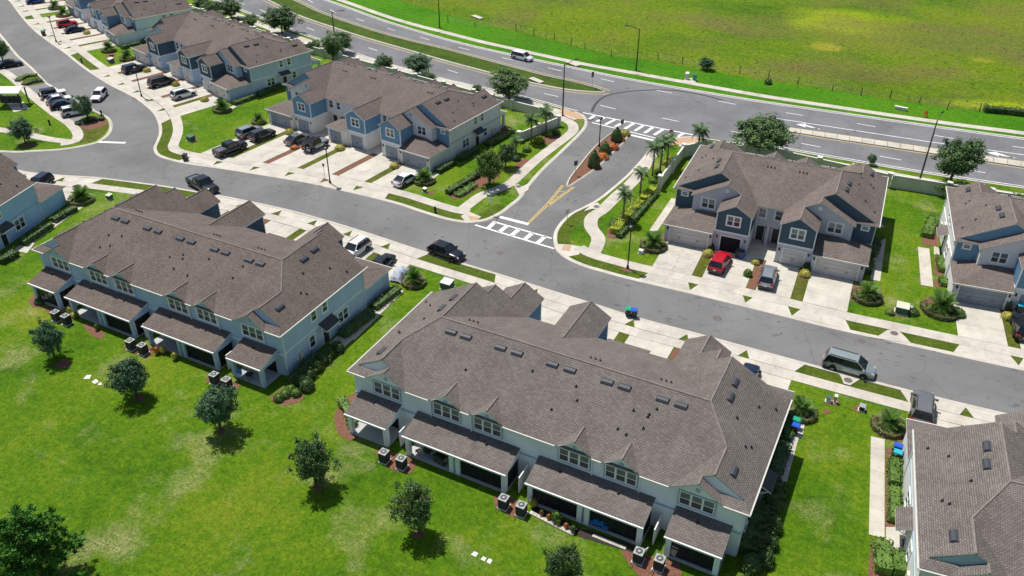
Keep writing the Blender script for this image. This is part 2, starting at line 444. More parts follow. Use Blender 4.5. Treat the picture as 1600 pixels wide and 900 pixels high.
def copy_tree(o, parent=None):
    c = o.copy(); COL.objects.link(c); c.parent = parent
    for k in o.children: copy_tree(k, c)
    return c
def lerp(a, b, t): return tuple(x + (y - x) * t for x, y in zip(a, b))
def smooth_line(P, n=4):
    "Catmull-Rom through the points"
    out = []
    for i in range(len(P) - 1):
        p0, p1, p2, p3 = P[max(i - 1, 0)], P[i], P[i + 1], P[min(i + 2, len(P) - 1)]
        for k in range(n):
            t = k / n
            out.append(tuple(.5 * (2 * b + (c - a) * t + (2 * a - 5 * b + 4 * c - d_) * t * t + (-a + 3 * b - 3 * c + d_) * t ** 3) for a, b, c, d_ in zip(p0, p1, p2, p3)))
    out.append(P[-1])
    return out
def offset_line(P, d):
    "shift a polyline to its left by d"
    out = []
    for i in range(len(P)):
        a = P[max(i - 1, 0)]; b = P[min(i + 1, len(P) - 1)]
        dx, dy = b[0] - a[0], b[1] - a[1]; L = math.hypot(dx, dy) or 1
        out.append((P[i][0] - dy / L * d, P[i][1] + dx / L * d))
    return out
def strip_between(A, B, z, mat, mb=None):
    mb = mb or MB(mat)
    for i in range(min(len(A), len(B)) - 1): mb.poly([(*A[i], z), (*A[i + 1], z), (*B[i + 1], z), (*B[i], z)], mat)
    return mb
def fill(pts, z, mat, mb=None):
    "flat polygon, any outline, triangulated"
    mb = mb or MB(mat)
    from mathutils.geometry import tessellate_polygon
    for t in tessellate_polygon([[Vector((p[0], p[1], 0)) for p in pts]]):
        q = [pts[k] for k in t]
        if (q[1][0] - q[0][0]) * (q[2][1] - q[0][1]) - (q[2][0] - q[0][0]) * (q[1][1] - q[0][1]) < 0: q = q[::-1]
        mb.poly([(p[0], p[1], z) for p in q], mat)
    return mb
def arclen(P):
    s = [0.]
    for a, b in zip(P, P[1:]): s.append(s[-1] + math.hypot(b[0] - a[0], b[1] - a[1]))
    return s
def at_len(P, s, d):
    d = max(0, min(d, s[-1]))
    for i in range(len(P) - 1):
        if s[i + 1] >= d:
            t = (d - s[i]) / ((s[i + 1] - s[i]) or 1)
            return lerp(P[i], P[i + 1], t)
    return P[-1]
def kerb(name, line, w=.5, h=.07, mat='concrete_kerb', parent=None):
    "rolled kerb: gutter pan rising to the back; runs to the left of the line"
    A = line; B = offset_line(line, w * .55); C_ = offset_line(line, w)
    mb = MB(mat)
    for i in range(len(A) - 1):
        mb.poly([(*A[i], .006), (*A[i + 1], .006), (*B[i + 1], h), (*B[i], h)], mat)
        mb.poly([(*B[i], h), (*B[i + 1], h), (*C_[i + 1], h), (*C_[i], h)], mat)
        mb.poly([(*C_[i], h), (*C_[i + 1], h), (*C_[i + 1], -.02), (*C_[i], -.02)], mat)
    o = mb.build(name, parent)
    if not parent: o['kind'] = 'structure'
    return o
def walk(name, line, w, slab=1.6, z=.05, mat='concrete_walk', z0=-.02, centre=False):
    "pavement of single slabs with open joints; runs to the left of the line"
    if centre: line = offset_line(line, -w / 2)
    s = arclen(line); n = max(1, round(s[-1] / slab))
    root = empty(name); root['kind'] = 'structure'
    L2 = offset_line(line, w)
    strip_between(line, L2, .03, mat).build('bed', root)
    s2 = arclen(L2)
    for k in range(n):
        mb = MB(mat); g = .007 / slab
        a0, a1 = (k + g) / n * s[-1], (k + 1 - g) / n * s[-1]
        b0, b1 = (k + g) / n * s2[-1], (k + 1 - g) / n * s2[-1]
        mid = [at_len(line, s, (a0 + a1) / 2)]; midb = [at_len(L2, s2, (b0 + b1) / 2)]
        pts = [at_len(line, s, a0), *mid, at_len(line, s, a1), at_len(L2, s2, b1), *midb, at_len(L2, s2, b0)]
        mb.prism(pts, z0, z + random.uniform(0, .006), mat)
        mb.build('slab', root)
    return root
def drive(name, quad, nu, nv, z=.045, mat='concrete', label=None):
    "driveway of concrete panels; quad = near-left, near-right, far-right, far-left"
    root = empty(name); root['kind'] = 'structure'
    a, b, c, d_ = quad
    lu = math.hypot(b[0] - a[0], b[1] - a[1]); lv = math.hypot(d_[0] - a[0], d_[1] - a[1])
    bm_ = MB(mat); bm_.poly([(*p, .026) for p in quad]); bm_.build('bed', root)
    gu, gv = .009 / lu * nu, .009 / lv * nv
    for i in range(nu):
        for j in range(nv):
            def q(u, v): return lerp(lerp(a, b, u), lerp(d_, c, u), v)
            u0, u1, v0, v1 = (i + gu) / nu, (i + 1 - gu) / nu, (j + gv) / nv, (j + 1 - gv) / nv
            mb = MB(mat); mb.prism([q(u0, v0), q(u1, v0), q(u1, v1), q(u0, v1)], -.02, z + random.uniform(0, .006), mat)
            mb.build('slab', root)
    return root
def place(fr, u, v):
    "local (u, v) of a building's frame -> world"
    x, y, a = fr[:3]; c, s = math.cos(a), math.sin(a)
    return (x + c * u - s * v, y + s * u + c * v)

# ---------------------------------------------------------------- ground, roads, pavements
mb = MB('lawn')
for i in range(-8, 9):
    for j in range(-4, 13):
        mb.poly([(i * 400 - 200, j * 400 - 200, 0), (i * 400 + 200, j * 400 - 200, 0), (i * 400 + 200, j * 400 + 200, 0), (i * 400 - 200, j * 400 + 200, 0)])
struct(mb, 'ground')

north_edge = smooth_line([(-222.58,137.52),(-211.18,132.88),(-201.73,128.91),(-190.09,122.77),(-177.78,116.68),(-166.92,112.18),(-157.77,108.73),(-148.44,104.85),(-140.49,101.86),(-133.71,99.64),(-127.9,98.1),(-122.84,96.37),(-117.66,94.05),(-113.59,91.4),(-109.86,88.2),(-107.38,85.18),(-105.84,83.21),(-103.31,81.59),(-100.0,81.23),(-96.12,81.61),(-90.76,82.66),(-85.35,83.53),(-77.4,84.72),(-71.93,85.05),(-66.55,85.29),(-61.73,85.32),(-58.37,84.98),(-55.66,84.75),(-53.11,84.68),(-50.85,85.06),(-49.61,85.81),(-48.39,87.14),(-47.57,89.8),(-47.38,92.3),(-47.28,95.05),(-47.92,98.99),(-48.41,104.73),(-48.52,110.72),(-48.66,115.43),(-48.81,119.37),(-49.25,123.04),(-50.44,125.84),(-52.11,127.53),(-54.31,128.18)])
east_edge = smooth_line([(-26.49,127.63),(-29.57,127.44),(-32.12,127.11),(-34.19,125.88),(-35.76,123.47),(-36.88,120.22),(-36.76,114.64),(-36.8,108.97),(-37.12,104.65),(-37.64,99.88),(-38.49,96.74),(-39.31,94.23),(-39.53,91.58),(-39.24,88.8),(-38.37,86.43),(-36.86,84.14),(-34.96,82.96),(-32.51,82.29),(-29.92,82.16),(-27.01,82.13),(-23.84,82.29),(-21.5,82.42),(-17.31,82.63),(-9.97,82.89),(-3.0,83.08),(5.18,83.75),(9.86,84.13),(15.88,84.63),(21.63,85.04),(29.84,85.83)])
south_edge = smooth_line([(-143.14,62.03),(-128.74,66.94),(-121.73,68.31),(-118.23,68.39),(-115.17,68.76),(-110.17,70.29),(-105.49,72.02),(-100.35,73.29),(-95.22,74.46),(-91.3,75.14),(-84.66,76.15),(-79.36,76.74),(-74.08,77.18),(-68.67,77.24),(-63.3,77.09),(-58.02,76.81),(-52.91,76.47),(-48.08,76.28),(-41.21,76.1),(-34.63,75.8),(-27.99,75.51),(-22.47,75.26),(-15.18,75.47),(-8.26,75.56),(-0.15,75.76),(5.95,75.99),(10.33,76.27),(15.94,76.73),(21.31,77.13),(28.95,77.79)])
west_edge = smooth_line([(-260.09,145.02),(-217.54,127.45),(-195.98,118.18),(-180.15,110.71),(-171.31,106.48),(-164.48,103.15),(-155.19,99.4),(-145.8,95.17),(-141.09,93.89),(-133.97,91.9),(-127.12,90.06),(-125.2,89.76),(-121.69,88.71),(-118.65,86.58),(-116.46,84.15),(-115.48,81.78),(-115.5,79.94),(-117.76,76.42),(-121.53,73.63),(-125.79,71.26),(-147.07,64.35)])
top = [(-258.16,155.14)]
mb = fill(west_edge[:1] + top + north_edge + east_edge[12:] + south_edge[::-1] + west_edge[::-1], .004, 'asphalt_street')
struct(mb, 'road')
kerb('kerb', north_edge); kerb('kerb', east_edge); kerb('kerb', south_edge[::-1]); kerb('kerb', west_edge[40:][::-1])

# highway: two carriageways, grass median, traffic separator
hw_n = smooth_line([(-199.94,186.27),(-165.27,174.09),(-136.5,165.83),(-125.58,162.09),(-113.61,157.81),(-103.17,154.83),(-93.62,152.43),(-85.02,150.89),(-77.1,149.95),(-71.8,149.4),(-62.39,148.55),(-52.12,147.64),(-42.62,147.43),(-33.64,147.54),(-25.07,147.8),(-14.25,148.58),(-3.93,149.33),(5.91,150.18),(15.34,151.15),(24.38,152.08),(41.46,154.1)])
hw_s = smooth_line([(-193.18,165.53),(-170.04,156.13),(-156.59,151.91),(-141.44,147.09),(-128.55,142.74),(-115.24,139.02),(-105.43,135.68),(-96.17,133.49),(-84.54,131.35),(-72.72,130.45),(-64.49,129.86),(-54.31,128.18),(-52.03,127.9),(-41.15,126.37),(-34.19,125.88),(-26.56,127.87),(-18.21,129.05),(-10.95,129.36),(2.09,130.08),(15.5,131.51),(23.58,132.58),(38.91,134.83)])
struct(fill(hw_n + hw_s[::-1], .008, 'asphalt_highway'), 'highway')
kerb('kerb', hw_n, .32); kerb('kerb', hw_s[60:][::-1]); kerb('kerb', hw_s[:46][::-1])
med_n = smooth_line([(-206.32,187.62),(-170.66,172.77),(-143.34,162.2),(-128.62,155.65),(-107.88,149.46),(-90.1,146.55),(-73.73,143.41),(-66.17,142.03),(-59.24,141.35),(-54.31,140.33),(-52.45,139.46)])
med_s = smooth_line([(-201.74,180.68),(-174.14,169.36),(-149.08,159.15),(-134.12,152.14),(-119.28,147.64),(-108.82,144.89),(-94.9,141.93),(-86.21,140.04),(-75.13,138.12),(-67.08,137.02),(-60.41,136.74),(-55.99,137.41),(-52.93,138.47),(-52.33,139.15)])
struct(fill(med_n + med_s[::-1], .03, 'lawn_verge'), 'median_grass')
kerb('kerb', med_n[::-1], .35, .12); kerb('kerb', med_s, .35, .12)
sep_n = [(-21.22,137.6),(-19.88,137.7),(-12.51,138.43),(1.91,139.74),(15.42,140.97),(32.16,142.57)]
sep_s = [(-20.89,136.11),(-19.52,136.08),(-12.19,136.56),(2.08,137.79),(15.44,138.94),(31.98,140.6)]
s1, s2 = arclen(sep_n), arclen(sep_s)
sep = empty('traffic_separator'); sep['kind'] = 'structure'
ns = int(s1[-1] / 1.9)
for k in range(ns):
    f0, f1 = (k + .02) / ns, (k + .98) / ns
    mb = MB('concrete_walk'); mb.prism([at_len(sep_s, s2, f0 * s2[-1]), at_len(sep_s, s2, f1 * s2[-1]), at_len(sep_n, s1, f1 * s1[-1]), at_len(sep_n, s1, f0 * s1[-1])], 0, .14 + random.uniform(0, .012), 'concrete_walk')
    mb.build('slab', sep)

def line_strip(L, w, z, mat, name=None, mb=None):
    A = offset_line(L, w / 2); B = offset_line(L, -w / 2)
    return strip_between(B, A, z, mat, mb)
mb = MB('road_yellow')
line_strip(offset_line(sep_n, .35), .16, .0125, 'road_yellow', mb=mb); line_strip(offset_line(sep_s, -.35), .16, .0125, 'road_yellow', mb=mb)
line_strip(offset_line(med_n, .75), .16, .0125, 'road_yellow', mb=mb); line_strip(offset_line(med_s, -.75), .16, .0125, 'road_yellow', mb=mb)
struct(mb, 'yellow_edge_line')
mb = MB('road_white')
line_strip(offset_line(hw_n, -.45), .17, .0125, 'road_white', mb=mb)
line_strip(offset_line(hw_s[:46], .45), .17, .0125, 'road_white', mb=mb); line_strip(offset_line(hw_s[62:], .45), .17, .0125, 'road_white', mb=mb)
line_strip([(-21.99,141.04),(-13.05,141.59),(1.66,142.6),(15.39,144.1),(32.49,146.38)], .2, .0125, 'road_white', mb=mb)
struct(mb, 'white_edge_line')
mb = MB('road_white')
for a, b_ in [((-140.19,163.87),(-137.15,162.23)),((-129.74,159.27),(-126.92,157.74)),((-119.98,156.15),(-117.26,155.31)),((-109.65,153.27),(-107.24,152.68)),((-99.72,151.21),(-96.97,150.4)),((-88.98,149.03),(-86.16,148.63)),((-78.1,147.4),(-75.34,147.09)),((-67.31,146.16),(-64.18,145.73)),((-55.84,145.29),(-52.96,144.85)),((-44.52,144.37),(-41.57,144.27)),((-33.02,144.31),(-29.95,144.19)),((-21.27,144.4),(-18.31,144.48)),((-9.61,145.09),(-6.7,145.08)),((2.36,145.79),(5.22,145.84)),((13.74,146.91),(16.27,147.13)),((-144.24,151.57),(-141.62,150.54)),((-134.81,148.28),(-132.35,147.31)),((-125.51,145.42),(-122.74,144.48)),((-115.23,142.51),(-112.58,141.65)),((-105.31,140.16),(-102.49,139.31)),((-94.42,137.9),(-92.0,137.42)),((-84.0,136.11),(-81.28,135.48)),((-73.21,134.57),(-70.59,134.21)),((-62.02,133.32),(-59.1,133.06)),((-50.81,132.71),(-47.77,132.29)),((-39.32,132.16),(-36.29,132.01)),((-27.48,132.05),(-24.52,132.04)),((-16.22,132.45),(-13.24,132.42)),((-4.46,133.16),(-1.35,133.21)),((7.58,134.07),(10.36,134.29)),((-162.26,156.82),(-159.47,155.62)),((-153.35,154.28),(-150.57,153.19))]:
    line_strip([a, b_], .17, .0125, 'road_white', mb=mb)
struct(mb, 'lane_dash')
for c0, ang in [((-16.65,139.79),190),((12.22,142.17),191)]:
    mb = MB('road_white'); ca, sa = math.cos(R(ang)), math.sin(R(ang))
    T = lambda x, y: (c0[0] + ca * x - sa * y, c0[1] + sa * x + ca * y)
    fill([T(*p) for p in [(-1.9, .55), (-1.9, .25), (-.4, .15), (.35, -.25), (.35, .35), (1.9, -.55), (.35, -1.35), (.35, -.85), (-.6, -.35)]], .0125, 'road_white', mb)
    struct(mb, 'turn_arrow')

# crossings, stop lines, yellow gore
mb = MB('road_white')
for a, b_, wd in [((-52.15,128.16),(-32.18,127.66),0.3),((-49.08,124.82),(-35.09,123.4),0.3),((-41.44,122.95),(-37.4,122.61),0.6),((-49.85,128.07),(-50.06,126.04),0.55),((-47.98,128.09),(-48.57,125.56),0.55),((-46.12,127.79),(-46.78,125.1),0.55),((-44.38,127.76),(-45.01,124.96),0.55),((-42.76,127.68),(-43.26,124.81),0.55),((-41.03,127.57),(-41.48,124.85),0.55),((-39.37,127.61),(-39.77,124.7),0.55),((-37.6,127.63),(-38.12,124.69),0.55),((-35.81,127.52),(-36.35,124.6),0.55),((-34.08,127.54),(-34.56,125.68),0.55),((-47.62,87.15),(-38.73,86.71),0.3),((-49.23,85.22),(-37.34,84.51),0.3),((-47.37,88.69),(-43.02,88.66),0.6),((-47.31,87.11),(-47.27,85.27),0.6),((-45.38,86.94),(-45.52,85.03),0.6),((-43.57,86.92),(-43.69,84.95),0.6),((-41.55,86.83),(-41.7,84.88),0.6),((-39.67,86.77),(-39.84,84.83),0.6),((-115.45,81.0),(-111.4,82.73),0.6)]:
    line_strip([a, b_], wd, .0125, 'road_white', mb=mb)
struct(mb, 'crosswalk')
mb = MB('road_yellow')
for a, b_ in [((-43.33,88.9),(-43.36,95.15)),((-43.1,89.02),(-43.04,95.11)),((-43.36,95.15),(-43.88,101.23)),((-43.08,94.98),(-43.63,101.36)),((-43.08,94.77),(-42.28,101.49)),((-42.8,94.81),(-41.99,101.52)),((-43.26,97.7),(-42.62,97.82)),((-43.4,99.31),(-42.31,99.54))]:
    line_strip([a, b_], .115, .0125, 'road_yellow', mb=mb)
struct(mb, 'yellow_gore')
mb = MB('rubber_mark', 'rubber_faint')
for L, wd in [([(-50.89,129.15),(-51.52,131.49),(-51.89,134.73),(-51.42,137.82),(-49.45,140.67),(-47.16,142.8),(-44.78,144.41)],0.5),([(-44.78,144.41),(-40.9,145.91),(-36.11,145.88),(-32.35,145.01)],0.5),([(-42.95,84.78),(-41.12,82.27),(-38.67,80.59),(-35.74,79.94)],0.2),([(-44.47,86.83),(-45.7,90.17),(-47.07,96.04)],0.19)]:
    line_strip(smooth_line(L), wd, .0095, 'rubber_mark' if wd > .3 else 'rubber_faint', mb=mb)
struct(mb, 'tyre_mark')
mb = MB('manhole_iron')
for c0, r in [((-14.74,79.15),0.55),((0.23,82.2),0.4),((-42.98,80.42),0.5),((-73.0,85.86),0.01),((-46.0,82.07),0.3),((-20.99,77.5),0.25),((-67.01,79.12),0.3),((-64.96,79.08),0.3),((-89.57,81.93),0.4),((-116.38,72.0),0.4),((-96.39,76.43),0.35),((-86.61,79.66),0.4),((-49.64,142.79),0.4),((-9.48,141.5),0.35)]:
    mb.poly([(c0[0] + r * math.cos(k * math.pi / 8), c0[1] + r * math.sin(k * math.pi / 8), .0155) for k in range(16)])
struct(mb, 'manhole_cover')
# storm inlets: concrete apron with an iron lid behind the kerb
for P, c0 in [([(0.68,83.21),(1.71,83.94),(2.44,85.51),(3.11,85.99),(3.64,85.94),(4.47,84.93),(5.08,84.08)],(3.19,85.24)),([(-1.64,76.28),(-0.69,74.79),(-0.29,73.86),(0.33,73.85),(0.71,74.61),(1.19,75.54),(2.06,75.54)],(0.03,74.59)),([(-37.77,97.86),(-37.21,98.59),(-36.38,97.74),(-36.41,96.89),(-37.19,96.48),(-37.91,95.27)],(-36.89,97.37)),([(-49.97,97.92),(-49.54,98.5),(-48.72,98.11),(-48.36,99.46),(-47.46,97.63),(-47.79,95.45)],(-49.21,97.86))]:
    mb = fill(P, .075, 'concrete_kerb')
    mb.poly([(c0[0] + .42 * math.cos(k * math.pi / 8), c0[1] + .42 * math.sin(k * math.pi / 8), .084) for k in range(16)], 'manhole_iron')
    struct(mb, 'storm_inlet')

# oil drips and tar spots worn into the streets
rnd = random.Random(21); mb = MB('patch_tar', 'rubber_faint')
for L, d0, cnt in ((south_edge[36:-3], -1.6, 46), (east_edge[52:-6], -1.2, 40), (east_edge[12:46], -2.2, 46), (north_edge[60:112], -2.0, 26), (south_edge[40:-3], -4.5, 30)):
    sl_ = arclen(L); LL = offset_line(L, 0)
    for _ in range(cnt):
        t = rnd.random() * sl_[-1]; p = at_len(L, sl_, t); q = at_len(L, sl_, t + .5); a = math.atan2(q[1] - p[1], q[0] - p[0]); off = (d0 + rnd.gauss(0, .5)) * (1 if L[0] != south_edge[36] and L[0] != south_edge[40] else -1)
        c0 = (p[0] - math.sin(a) * off, p[1] + math.cos(a) * off); rx, ry = rnd.uniform(.1, .5), rnd.uniform(.06, .2)
        mb.poly([(c0[0] + rx * rnd.uniform(.6, 1.2) * math.cos(k * .785) * math.cos(a) - ry * math.sin(k * .785) * math.sin(a), c0[1] + rx * rnd.uniform(.6, 1.2) * math.cos(k * .785) * math.sin(a) + ry * math.sin(k * .785) * math.cos(a), .0105 + .0004 * (_ % 8)) for k in range(8)], rnd.choice(('patch_tar', 'rubber_faint')))
o = mb.build('road_stain'); o['kind'] = 'structure'
# darker turf of the verges between kerb and pavement
mb = MB('verge_turf')
for L in (north_edge[4:4 * 33], east_edge[4 * 10:-1], south_edge[::-1]):
    strip_between(offset_line(L, .45), offset_line(L, 2.2), .008, 'verge_turf', mb)
struct(mb, 'verge_grass')
# pavement runs
def shifted(L, d): return offset_line(L, d)
i0 = min(range(len(north_edge)), key=lambda i: math.dist(north_edge[i], (-50.85,85.06)))
walk('pavement', shifted(north_edge[:i0 + 1], 2.15), 1.6)
i1 = min(range(len(east_edge)), key=lambda i: math.dist(east_edge[i], (-36.55,83.95)))
walk('pavement', shifted(east_edge[i1:], 2.25), 1.65)
walk('pavement', shifted(south_edge[::-1], 2.1), 1.5)
walk('pavement', smooth_line([(-52.92,87.42),(-52.8,90.21),(-52.59,92.94),(-51.59,95.47),(-50.74,98.21),(-50.75,101.3),(-50.9,107.23),(-50.6,113.57),(-50.35,117.97),(-50.57,120.52),(-51.95,122.85),(-53.98,123.97),(-55.85,124.92)]), 1.7, centre=True)
walk('pavement', smooth_line([(-32.7,87.03),(-33.4,89.58),(-35.25,91.65),(-36.27,94.29),(-35.79,97.0),(-35.63,101.37),(-35.22,106.11),(-35.33,111.83),(-35.81,115.14),(-35.65,120.03)])[::-1] + [(-32.51,85.54)], 1.8, centre=True)
walk('pavement', smooth_line([(-159.63,95.81),(-155.45,94.78),(-142.65,89.8),(-131.9,85.91),(-125.49,83.91),(-120.82,81.57),(-119.02,79.35),(-120.06,77.68)]), 1.6, centre=True)
walk('pavement', smooth_line([(-119.63,78.89),(-123.46,78.02),(-128.8,77.67),(-133.6,76.92),(-140.88,75.21)]), 1.6, centre=True)
walk('pavement', smooth_line([(-160.83,176.45),(-131.79,166.69),(-115.79,160.98),(-105.24,158.06),(-95.94,156.3),(-86.99,154.44),(-78.89,153.41),(-63.68,151.49),(-50.18,151.07),(-37.53,150.67),(-25.69,150.46),(-14.68,151.03),(-4.19,151.58),(5.78,152.4),(15.32,153.48),(33.25,155.08)]), 1.55, 3.2, centre=True)
walk('pavement', smooth_line([(-157.0,149.15),(-131.63,141.1),(-120.22,137.86),(-115.08,136.67),(-105.29,134.4),(-96.5,132.88),(-88.17,131.44),(-76.61,129.71),(-65.69,127.82),(-60.83,127.44),(-55.53,126.06),(-51.96,124.72)]), 2.2, 2.4, centre=True)
walk('pavement', smooth_line([(-33.59,123.34),(-27.89,125.21),(-17.65,126.5),(-10.46,126.5),(-3.59,126.73),(1.91,126.73),(8.96,127.4),(15.52,127.92),(31.08,130.32)]), 2.6, 2.4, centre=True)
for P in [[(-37.85,85.6),(-35.76,86.33),(-34.48,86.46),(-33.94,84.61),(-35.18,83.27),(-36.49,83.81)],[(-52.12,86.4),(-51.76,88.02),(-49.59,87.52),(-49.62,86.0),(-50.83,85.37)]]: struct(fill(P, .045, 'concrete_walk'), 'pavement')
for P in [[(-56.18,128.03),(-52.21,127.48),(-50.52,125.48),(-51.48,124.98),(-55.53,126.06)],[(-36.3,121.92),(-35.05,124.56),(-31.99,127.03),(-30.64,125.73),(-33.43,122.86),(-34.99,121.2)],[(-36.63,85.88),(-35.69,86.19),(-35.33,84.77),(-36.32,84.61)],[(-51.37,87.0),(-49.8,87.21),(-49.52,86.35),(-50.27,85.76)]]:
    struct(fill(P, .062, 'ramp_tile'), 'kerb_ramp')

# field beyond the highway
edge_f = smooth_line([(-156.97,184.83),(-135.34,178.11),(-120.69,173.57),(-108.73,170.41),(-93.29,165.77),(-84.56,164.42),(-71.92,161.92),(-60.0,159.21),(-49.82,159.24),(-40.08,159.26),(-27.67,158.95),(-16.1,159.33),(-5.08,159.36),(5.3,160.36),(15.25,162.28),(34.04,164.06)])
struct(fill(hw_n + [edge_f[-1]] + edge_f[::-1], .003, 'mown_grass'), 'mown_verge')
E_ = [edge_f[0], (-420, 420), (-900, 1500), (1500, 1500), (900, 300), edge_f[-1]]
struct(fill(edge_f + [(900, 300), (1500, 1500), (-900, 1500), (-420, 420)], .004, 'rough_field'), 'field')
def blob(c, rx, ry, z, mat, rz=0., n=28, j=.18):
    random.seed(int(abs(c[0] * 10 + c[1])))
    ph = [random.uniform(0, 6.28) for _ in range(3)]
    P = []
    for k in range(n):
        a = 2 * math.pi * k / n
        r = 1 + j * (math.sin(2 * a + ph[0]) * .5 + math.sin(3 * a + ph[1]) * .4 + math.sin(5 * a + ph[2]) * .3)
        x, y = rx * r * math.cos(a), ry * r * math.sin(a)
        P.append((c[0] + x * math.cos(rz) - y * math.sin(rz), c[1] + x * math.sin(rz) + y * math.cos(rz)))
    return P
# ---- lots: driveways, strips and beds in each building's own frame
def cross(line, fr, u):
    "v where the world polyline passes u in the building's frame (nearest the house)"
    x, y, a, sx, sy = fr; c, s = math.cos(a), math.sin(a); best = None
    L = []
    for p in line:
        dx, dy = p[0] - x, p[1] - y
        L.append(((c * dx + s * dy) / sx, (-s * dx + c * dy) / sy))
    for p, q in zip(L, L[1:]):
        if (p[0] - u) * (q[0] - u) <= 0 and p[0] != q[0]:
            v = p[1] + (q[1] - p[1]) * (u - p[0]) / (q[0] - p[0])
            if v < 0 and (best is None or v > best): best = v
    return best if best is not None else -8.
def loc(fr, u, v): return place(fr, u * fr[3], v * fr[4])
def lot(fr, edge, off, wid, drives, strips, stained=()):
    k_line, a_line, b_line = offset_line(edge, .5), offset_line(edge, off), offset_line(edge, off + wid)
    for i, (u0, u1) in enumerate(drives):
        mat = 'concrete_stained' if i in stained else 'concrete'
        q = [loc(fr, u0, cross(b_line, fr, u0) + .04), loc(fr, u1, cross(b_line, fr, u1) + .04), loc(fr, u1, .35), loc(fr, u0, .35)]
        drive('driveway', q, 2, 3, mat=mat)
        q = [loc(fr, u0 - .7, cross(k_line, fr, u0 - .7)), loc(fr, u1 + .7, cross(k_line, fr, u1 + .7)), loc(fr, u1, cross(a_line, fr, u1) - .03), loc(fr, u0, cross(a_line, fr, u0) - .03)]
        drive('driveway', q, 2, 1, z=.06, mat=mat)
    for (u0, u1, kind) in strips:
        v0 = cross(b_line, fr, u0); v1 = cross(b_line, fr, u1)
        if kind == 'mulch':
            struct(fill([loc(fr, u0 + .1, v0 + .1), loc(fr, u1 - .1, v1 + .1), loc(fr, u1 - .1, .3), loc(fr, u0 + .1, .3)], .03, 'mulch'), 'mulch_bed')
        else:
            struct(fill([loc(fr, u0, v0), loc(fr, u1, v1), loc(fr, u1, -.1), loc(fr, u0, -.1)], .012, 'lawn_strip'), 'grass_strip')
            struct(fill([loc(fr, u0 + .1, -2.2), loc(fr, u1 - .1, -2.2), loc(fr, u1 - .1, .2), loc(fr, u0 + .1, .2)], .03, 'mulch'), 'mulch_bed')
FR_E1, FR_E2, FR_B1, FR_B2, FR_B3, FR_BL, FR_N2, FR_N1, FR_N0, FR_N00 = [(-13.626,93.676,0.05585,1.0,1.0),(20.015,96.747,0.13265,1.0,1.0),(-22.686,66.659,3.14159,1.0,1.0),(-68.347,67.504,3.14159,0.962,0.98),(24.406,69.93,3.26377,1.02,1.02),(-119.171,60.145,3.38594,0.96,0.96),(-79.914,97.999,-0.1117,0.935,0.97),(-125.425,108.195,-0.2618,0.935,0.94),(-166.548,123.14,-0.38397,0.88,0.88),(-196.104,138.003,-0.48869,0.85,0.85)]
D6 = [(-17.6, -12.95), (-11.75, -6.45), (-5.3, -.35), (.85, 5.85), (7.1, 11.85), (13.1, 17.6)]
S6 = [(-12.95, -11.75, 'grass'), (-6.45, -5.3, 'mulch'), (-.35, .85, 'grass'), (5.85, 7.1, 'mulch'), (11.85, 13.1, 'grass')]
D4 = [(-11.65, -6.75), (-5.5, -.25), (.9, 4.9), (6.3, 11.2)]
S4 = [(-6.75, -5.5, 'grass'), (-.25, .9, 'mulch'), (4.9, 6.3, 'grass')]
lot(FR_E1, east_edge[i1:], 2.25, 1.65, D4, S4, stained=(0,))
lot(FR_E2, east_edge[i1:], 2.25, 1.65, D4, S4)
for f_ in (FR_B1, FR_B2, FR_B3, FR_BL): lot(f_, south_edge[::-1], 2.1, 1.5, D6, S6)
for f_ in (FR_N2, FR_N1, FR_N0, FR_N00): lot(f_, north_edge[:i0 + 1], 2.15, 1.6, D6, S6)
for f_, u0, u1 in ((FR_E1, -1.7, 1.7), (FR_N2, -7.7, -4.0), (FR_N2, 4.5, 7.8), (FR_N1, -7.7, -4.0), (FR_N1, 4.5, 7.8), (FR_B1, -7.7, -4.), (FR_B2, -7.7, -4.), (FR_N0, -7.7, -4.), (FR_N0, 4.5, 7.8)):
    struct(fill([loc(f_, u0, .3), loc(f_, u1, .3), loc(f_, u1, 5.2), loc(f_, u0, 5.2)], .05, 'concrete'), 'entry_walk')
# side walks of concrete slabs
for name, a, b_, wd, sl in [('path',(-27.55,104.72),(-27.21,94.51),1.0,1.5),('path',(-0.29,106.51),(0.41,95.57),1.1,1.6),('path',(4.94,106.51),(6.17,97.16),1.35,1.3),('path',(-2.79,66.69),(-2.35,54.06),1.35,1.4),('path',(4.44,67.3),(5.95,55.09),1.2,1.5),('path',(-48.86,67.54),(-48.34,57.03),1.2,1.3),('path',(-99.38,64.78),(-96.48,53.18),1.2,1.4),('path',(-61.45,98.64),(-61.33,92.67),0.9,1.3),('path',(-106.65,107.33),(-106.42,100.95),0.9,1.3)]:
    walk(name, [a, b_][::-1], wd, sl)
for P in [[(5.89,56.4),(7.12,57.04),(7.4,54.39),(6.55,54.24),(6.1,54.73)],[(-50.38,57.14),(-48.53,57.06),(-48.48,55.18),(-50.37,55.33)],[(5.39,107.47),(6.09,107.29),(6.22,105.59),(5.58,105.25)],[(-3.82,66.15),(-2.61,66.38),(-2.4,63.84),(-3.58,63.61)],[(-4.72,55.58),(-3.65,55.72),(-3.39,53.67),(-4.52,53.64)],[(-97.74,54.5),(-96.66,55.06),(-95.37,52.88),(-97.13,52.67)]]:
    struct(fill(P, .05, 'concrete'), 'door_pad')
